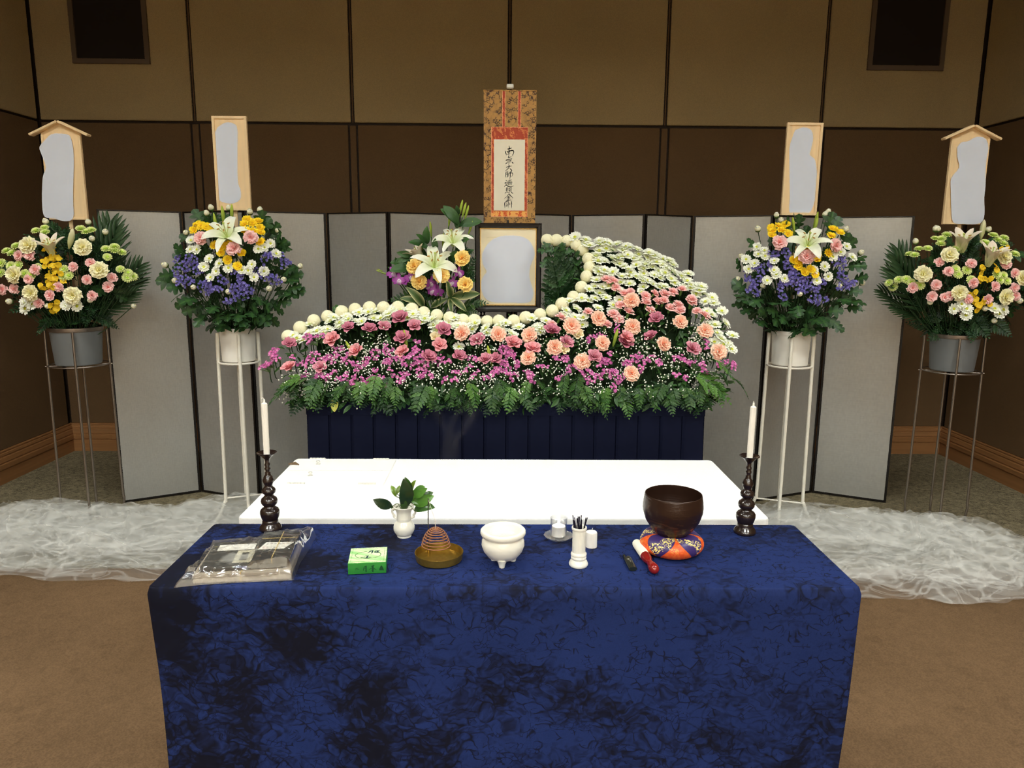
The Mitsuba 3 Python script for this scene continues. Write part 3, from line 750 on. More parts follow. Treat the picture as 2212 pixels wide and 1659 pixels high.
def button_mum(seed, c_out=S(230, 238, 164), c_in=S(172, 204, 70)):
    rng = np.random.default_rng(seed)
    P = Mesh()
    for ring, (k, L, a0, z0) in enumerate(((14, 0.85, 0.1, 0.0), (13, 0.75, 0.45, 0.06), (11, 0.58, 0.85, 0.10))):
        for i in range(k):
            a = i * 2 * PI / k + ring * 0.2 + rng.normal(0, 0.04)
            t = a0 + rng.normal(0, 0.05)
            P.add(petal(L, 0.36, 3, 2, t + 0.35, t - 0.2, 0.3, lambda u: np.array([0.5, 0.95, 1.0, 0.6]), base=(0.14, z0), cols=(c_in, c_out)), rz(a))
    C = Mesh().addm(lathe([(0.34, 0.12), (0.30, 0.34), (0.16, 0.42), (0, 0.40)], 12), c_in)
    G = Mesh().addm(lathe([(0, -0.3), (0.12, -0.28), (0.35, -0.08), (0.38, 0.02), (0, 0.02)], 8), MGREEN)
    return [('petals', P.ply()), ('centre', C.ply()), ('calyx', G.ply('leaf'))]

def statice(seed, cols):
    """A branched head of small papery cups."""
    rng = np.random.default_rng(seed)
    P, G = Mesh(), Mesh()
    n = int(rng.integers(13, 19))
    for i in range(n):
        u, w = rng.uniform(-1, 1), rng.uniform(-0.45, 0.45)
        pos = np.array([u, w, 0.22 * (1 - u * u) + rng.uniform(-0.12, 0.12)])
        d = np.array([u * 0.5, w * 0.9, 1.0]) + rng.normal(0, 0.25, 3)
        m = frame_from_normal(d, rng.uniform(0, 6), pos, rng.uniform(0.20, 0.29))
        c = np.array(cols[int(rng.integers(len(cols)))]) * shade_of(rng, 0.85, 1.1)
        k = 6
        a = np.arange(2 * k) * PI / k
        rr = np.where(np.arange(2 * k) % 2, 0.72, 1.05)
        v = np.vstack([[[0, 0, -0.75]], np.stack([0.55 * np.cos(a), 0.55 * np.sin(a), a * 0], 1), np.stack([rr * np.cos(a), rr * np.sin(a), 0.42 + 0.15 * rng.uniform(-1, 1, 2 * k)], 1)])
        f = []
        for q in range(2 * k):
            e = (q + 1) % (2 * k)
            f += [(0, 1 + q, 1 + e), (1 + q, 1 + 2 * k + q, 1 + 2 * k + e), (1 + q, 1 + 2 * k + e, 1 + e)]
        P.add((v, f, flat(c, len(v))), m)
        P.addm(ball(0.34, 0, (1, 1, 0.8), (0, 0, 0.1)), c * 1.25, m)
        G.addm(tube([(0, 0, -1.1), pos * 0.6 + (0, 0, -0.4), pos + (0, 0, -0.1)], 0.035, 4), S(88, 116, 66))
    return [('florets', P.ply(smooth=False)), ('stalks', G.ply('leaf'))]

def orchid(seed, c_out=S(134, 34, 136), c_in=S(206, 130, 206), lipc=S(120, 20, 120)):
    rng = np.random.default_rng(seed)
    P = Mesh()
    for a, W, L in ((0, 0.75, 0.95), (PI, 0.75, 0.95), (PI / 2, 0.5, 0.95), (PI * 1.22, 0.5, 0.9), (PI * 1.78, 0.5, 0.9)):
        P.add(petal(L, W, 5, 4, 0.5, -0.1, 0.15, None, 0.03, seed, (0.02, 0), (c_in, c_out)), rz(a + rng.normal(0, 0.06)))
    Lp = Mesh()
    Lp.add(petal(0.75, 0.62, 5, 4, 0.9, -0.5, 0.5, None, 0.06, seed + 3, (0.0, 0.05), (S(250, 240, 250), lipc)), rz(-PI / 2))
    Lp.addm(ball(0.11, 1, (1, 1, 1.5), (0, 0.03, 0.16)), S(245, 235, 245))
    return [('petals', P.ply()), ('lip', Lp.ply())]

def oncidium(seed, c=S(242, 206, 44)):
    rng = np.random.default_rng(seed)
    P = Mesh()
    for i in range(3):
        pos = rng.uniform(-0.45, 0.45, 3)
        m = frame_from_normal(rng.normal(0, 0.35, 3) + (0, 0, 1), rng.uniform(0, 6), pos, 1.0)
        for a, W, L in ((-PI / 2, 0.75, 0.55), (0.1, 0.3, 0.36), (PI - 0.1, 0.3, 0.36), (PI / 2, 0.3, 0.36), (-PI / 2 - 0.7, 0.5, 0.5), (-PI / 2 + 0.7, 0.5, 0.5)):
            P.add(petal(L, W, 3, 4, 0.5, -0.2, 0.1, None, 0.05, i, (0.02, 0), (np.array(c) * 0.75, np.array(c) * shade_of(rng, 0.9, 1.05))), m @ rz(a))
    return [('petals', P.ply())]

# ---- leaves: local +x is along the leaf, z up
def mum_leaf(seed, dark=S(30, 56, 32), light=S(56, 92, 44)):
    rng = np.random.default_rng(seed)
    half = [(0.0, 0.02), (0.20, 0.04), (0.27, 0.20), (0.37, 0.31), (0.43, 0.20), (0.45, 0.09), (0.54, 0.30), (0.68, 0.42), (0.73, 0.26), (0.70, 0.11), (0.84, 0.22), (0.94, 0.18), (0.95, 0.08), (1.0, 0.0)]
    half = [(x, y * rng.uniform(0.85, 1.15)) for x, y in half]
    v, f, c = [], [], []
    r_ = float(row(np.array(light) * 1.1, dark))
    droop = rng.uniform(0.3, 0.8); twist = rng.uniform(-0.3, 0.3)
    for s in (1, -1):
        b = len(v)
        for (x, y) in half:
            for yy in (0, y * 0.5, y):
                v.append((x, s * yy, 0.30 * x - droop * 0.5 * x * x + 0.25 * yy - 0.9 * yy * yy + twist * s * yy))
                c.append((r_, 0.0 if yy == 0 else 0.9 - 0.5 * yy / 0.4))
        for i in range(len(half) - 1):
            for q in range(2):
                a = b + i * 3 + q
                f.append((a, a + 3, a + 4, a + 1) if s > 0 else (a, a + 1, a + 4, a + 3))
    return [('blade', Mesh().add((v, f, c)).ply('leaf'))]

def broad_leaf(seed, c0=S(34, 66, 34), c1=S(58, 96, 46), W=0.42, bend=(0.5, -0.5), edge=None, L=1.0, fold=0.25):
    p = petal(L, W, 9, 6 if edge is not None else 4, bend[0], bend[1], 0.0, lambda u: np.sin(PI * np.clip(0.03 + 0.96 * u, 0, 1)) ** 0.85, 0.015, seed, (0, 0), (c0, c1), edge, fold)
    return [('blade', Mesh().add(p).ply('leaf'))]

def fern(seed, c0=S(34, 76, 32), c1=S(92, 138, 60), n=8, wid=0.50, droop=0.9):
    """Leatherleaf frond along +x, drooping: separate pointed pinnae with toothed edges."""
    rng = np.random.default_rng(seed)
    F = Mesh()
    t = np.linspace(0, 1, n + 1) ** 0.9
    th = 0.35 - droop * t
    dt = np.diff(t)
    x = np.concatenate([[0], np.cumsum(np.cos(th[1:]) * dt)]); z = np.concatenate([[0], np.cumsum(np.sin(th[1:]) * dt)])
    sway = 0.10 * rng.uniform(-1, 1) * t ** 2
    F.addm(tube(np.stack([x, sway, z], 1), np.linspace(0.012, 0.003, n + 1), 4), c0)
    for i in range(1, n + 1):
        Lp = wid * (1 - t[i] * 0.90) ** 0.9 * (0.6 + 0.4 * min(1, i / 2))
        for s in ((1, -1) if i < n else (0,)):
            d = np.array([math.cos(th[i]) * (0.66 if s else 1), s * 0.76, math.sin(th[i]) * 0.6 - 0.08 + rng.normal(0, 0.08)]); d /= np.linalg.norm(d)
            up = np.array([-math.sin(th[i]), 0, math.cos(th[i])]) + rng.normal(0, 0.15, 3)
            side = np.cross(up, d); side /= np.linalg.norm(side)
            o = np.array([x[i], sway[i], z[i]])
            k = shade_of(rng, 0.0, 1.0)
            col = np.array(c0) + (np.array(c1) - np.array(c0)) * k
            r_ = float(row(col * 0.72, col * 1.10))
            m = 5
            W = (0.060 + 0.16 * Lp) * (1 - 0.35 * t[i])
            v, c, f = [], [], []
            for q in range(m + 1):
                w0 = q / m
                v.append(o + d * Lp * w0); c.append((r_, 0.1))
                for e in (1, -1):
                    hw = W * (1 - w0) ** 0.75 * (0.35 if q == 0 else 1)
                    v.append(o + d * Lp * min(1.0, w0 + 0.11) + side * e * hw + up * 0.012); c.append((r_, 0.9))      # tooth tip
                    v.append(o + d * Lp * min(1.0, w0 + 0.13) + side * e * hw * 0.55); c.append((r_, 0.5))              # notch
            for q in range(m):
                b = q * 5
                for e in (0, 1):
                    tip, notch = b + 1 + 2 * e, b + 2 + 2 * e
                    f += [(b, tip, notch), (b, notch, b + 5), (notch, b + 6 + 2 * e, b + 5)]
            F.add((v, f, c))
    return [('frond', F.ply('leaf', smooth=False))]

def palm(seed, n=10):
    """Feather palm leaf along +x with long narrow leaflets."""
    rng = np.random.default_rng(seed)
    F = Mesh()
    t = np.linspace(0, 1, n + 1)
    x, z = t, 0.18 * t - 0.15 * t ** 2
    F.addm(tube(np.stack([x, t * 0, z], 1), np.linspace(0.012, 0.004, n + 1), 5), S(60, 84, 44))
    for i in range(2, n + 1):
        Lp = 0.52 * math.sin(PI * (0.15 + 0.75 * t[i])) + 0.06
        for s in (1, -1):
            a = s * (0.95 - 0.45 * t[i])
            p = petal(Lp, 0.070, 6, 2, 0.25, -0.25 + rng.normal(0, 0.08), 0.0, lambda u: np.sin(PI * np.clip(0.2 + 0.8 * u, 0, 1)) ** 0.7, 0, 0, (0, 0), (S(34, 58, 34), S(48, 74, 42)), fold=0.4)
            F.add(p, trimesh.transformations.translation_matrix((x[i], 0, z[i])) @ rz(a))
    return [('leaf', F.ply('leaf'))]

KIND = {
    'daisy': [daisy(s) for s in range(4)],
    'pompon': [pompon(s) for s in range(2)],
    'peach': [carnation(10 + s, S(253, 214, 190), S(244, 172, 140)) for s in range(3)],
    'pink': [carnation(20 + s, S(250, 210, 206), S(242, 180, 176), (8, 7, 5, 3)) for s in range(3)],
    'cream': [carnation(30 + s, S(250, 246, 210), S(238, 230, 150)) for s in range(2)],
    'yellowc': [carnation(40 + s, S(250, 226, 140), S(246, 190, 104)) for s in range(2)],
    'eustoma': [eustoma(50 + s, c, d) for s, (c, d) in enumerate(((S(218, 148, 164), S(190, 108, 128)), (S(234, 166, 170), S(206, 124, 132)), (S(202, 126, 146), S(172, 92, 116))))],
    'creamrose': [eustoma(60, S(240, 228, 190), S(226, 200, 150))],
    'lily': [lily(70 + s) for s in range(3)],
    'lilyup': [lily(80 + s, 1.45, 0.55, S(240, 226, 214)) for s in range(2)],
    'budgreen': [lily_bud(0, S(176, 196, 76), S(120, 150, 56))],
    'budpale': [lily_bud(1, S(232, 228, 190), S(206, 214, 140), 0.26)],
    'mumbud': [mum_bud(s) for s in range(2)],
    'lime': [button_mum(s) for s in range(2)],
    'yellow': [daisy(90 + s, S(250, 222, 44), S(246, 204, 24), S(214, 166, 24)) for s in range(2)],
    'purple': [statice(100 + s, [S(128, 122, 190), S(112, 106, 174), S(146, 138, 206)]) for s in range(4)],
    'staticepink': [statice(110 + s, [S(216, 132, 190), S(202, 112, 174), S(226, 152, 198)]) for s in range(4)],
    'orchid': [orchid(s) for s in range(2)],
    'oncidium': [oncidium(s) for s in range(3)],
    'mumleaf': [mum_leaf(s) for s in range(5)],
    'fern': [fern(120 + s, *((S(30, 62, 28), S(72, 112, 50)), (S(38, 78, 30), S(94, 136, 58)), (S(26, 54, 26), S(60, 96, 44)), (S(34, 66, 32), S(80, 112, 58)))[s]) for s in range(4)],
    'backfern': [fern(126 + s, S(22, 48, 24), S(44, 76, 38)) for s in range(2)],
    'darkfern': [fern(130 + s, S(26, 54, 30), S(50, 88, 46), 10, 0.5, 0.6) for s in range(2)],
    'palm': [palm(s) for s in range(2)],
    'leaf': [broad_leaf(140 + s, bend=((0.5, -0.5), (0.2, -0.9), (0.7, 0.1))[s]) for s in range(3)],
    'variegated': [broad_leaf(150 + s, S(70, 100, 50), S(84, 112, 56), 0.30, ((0.7, -0.9), (0.4, -1.2))[s], S(226, 224, 170)) for s in range(2)],
    'paleleaf': [broad_leaf(160, S(150, 160, 60), S(190, 190, 90), 0.5, (0.4, -0.6))],
}
PARTNAME = {'daisy': 'white_daisy', 'pompon': 'pompon_chrysanthemum', 'peach': 'peach_carnation', 'pink': 'pink_carnation', 'cream': 'cream_carnation',
            'yellowc': 'yellow_carnation', 'eustoma': 'pink_eustoma', 'creamrose': 'cream_rose', 'lily': 'white_lily', 'lilyup': 'white_lily', 'budgreen': 'lily_bud', 'budpale': 'lily_bud',
            'mumbud': 'white_bud', 'lime': 'lime_chrysanthemum', 'yellow': 'yellow_daisy', 'purple': 'purple_statice', 'staticepink': 'pink_statice', 'orchid': 'purple_orchid',
            'oncidium': 'yellow_orchid', 'mumleaf': 'leaf', 'fern': 'fern_frond', 'darkfern': 'fern_frond', 'backfern': 'fern_frond', 'palm': 'palm_leaf', 'leaf': 'leaf', 'variegated': 'striped_leaf', 'paleleaf': 'leaf'}

_pick = np.random.default_rng(77)
def plant(parent, kind, pos, normal, scale, spin=None, up=(0, 0, 1)):
    """One flower or leaf of an arrangement: a part, with sub-parts where it has several pieces. Returns its matrix."""
    var = KIND[kind][int(_pick.integers(len(KIND[kind])))]
    if spin is None: spin = _pick.uniform(0, 6.28)
    m = frame_from_normal(normal, spin, pos, scale, up)
    name = PARTNAME[kind]
    if len(var) == 1:
        put(parent, name, var[0][1], None, to_world=m)
    else:
        k = numbered(f'{parent}__{name}')
        for sub, d in var:
            put(k, sub, d, None, to_world=m)
    return m

def plant_leaf(parent, kind, base, tip, up=(0, 0, 1), roll=0.0, width=1.0):
    """A leaf from base to tip."""
    var = KIND[kind][int(_pick.integers(len(KIND[kind])))]
    b, t = np.asarray(base, float), np.asarray(tip, float)
    x = t - b; L = np.linalg.norm(x); x /= L
    y = np.cross(up, x); y /= np.linalg.norm(y) + 1e-9
    z = np.cross(x, y)
    c, s = math.cos(roll), math.sin(roll)
    m = np.eye(4); m[:3, 0] = x * L; m[:3, 1] = (c * y + s * z) * L * width; m[:3, 2] = (-s * y + c * z) * L; m[:3, 3] = b
    put(parent, PARTNAME[kind], var[0][1], None, to_world=m)

def stems(parent, starts, ends, r=0.0022, col=STEM, name='stems'):
    """All the stems of an arrangement as one uncountable mass."""
    G = Mesh()
    for a, b in zip(starts, ends):
        a, b = np.asarray(a, float), np.asarray(b, float)
        mid = (a + b) / 2 + (0, 0, -0.02)
        G.addm(tube(smooth_curve([a, mid, b], 6), r, 4, cap=False), col)
    return put(parent, name, G.ply('leaf'), None, kind='stuff')
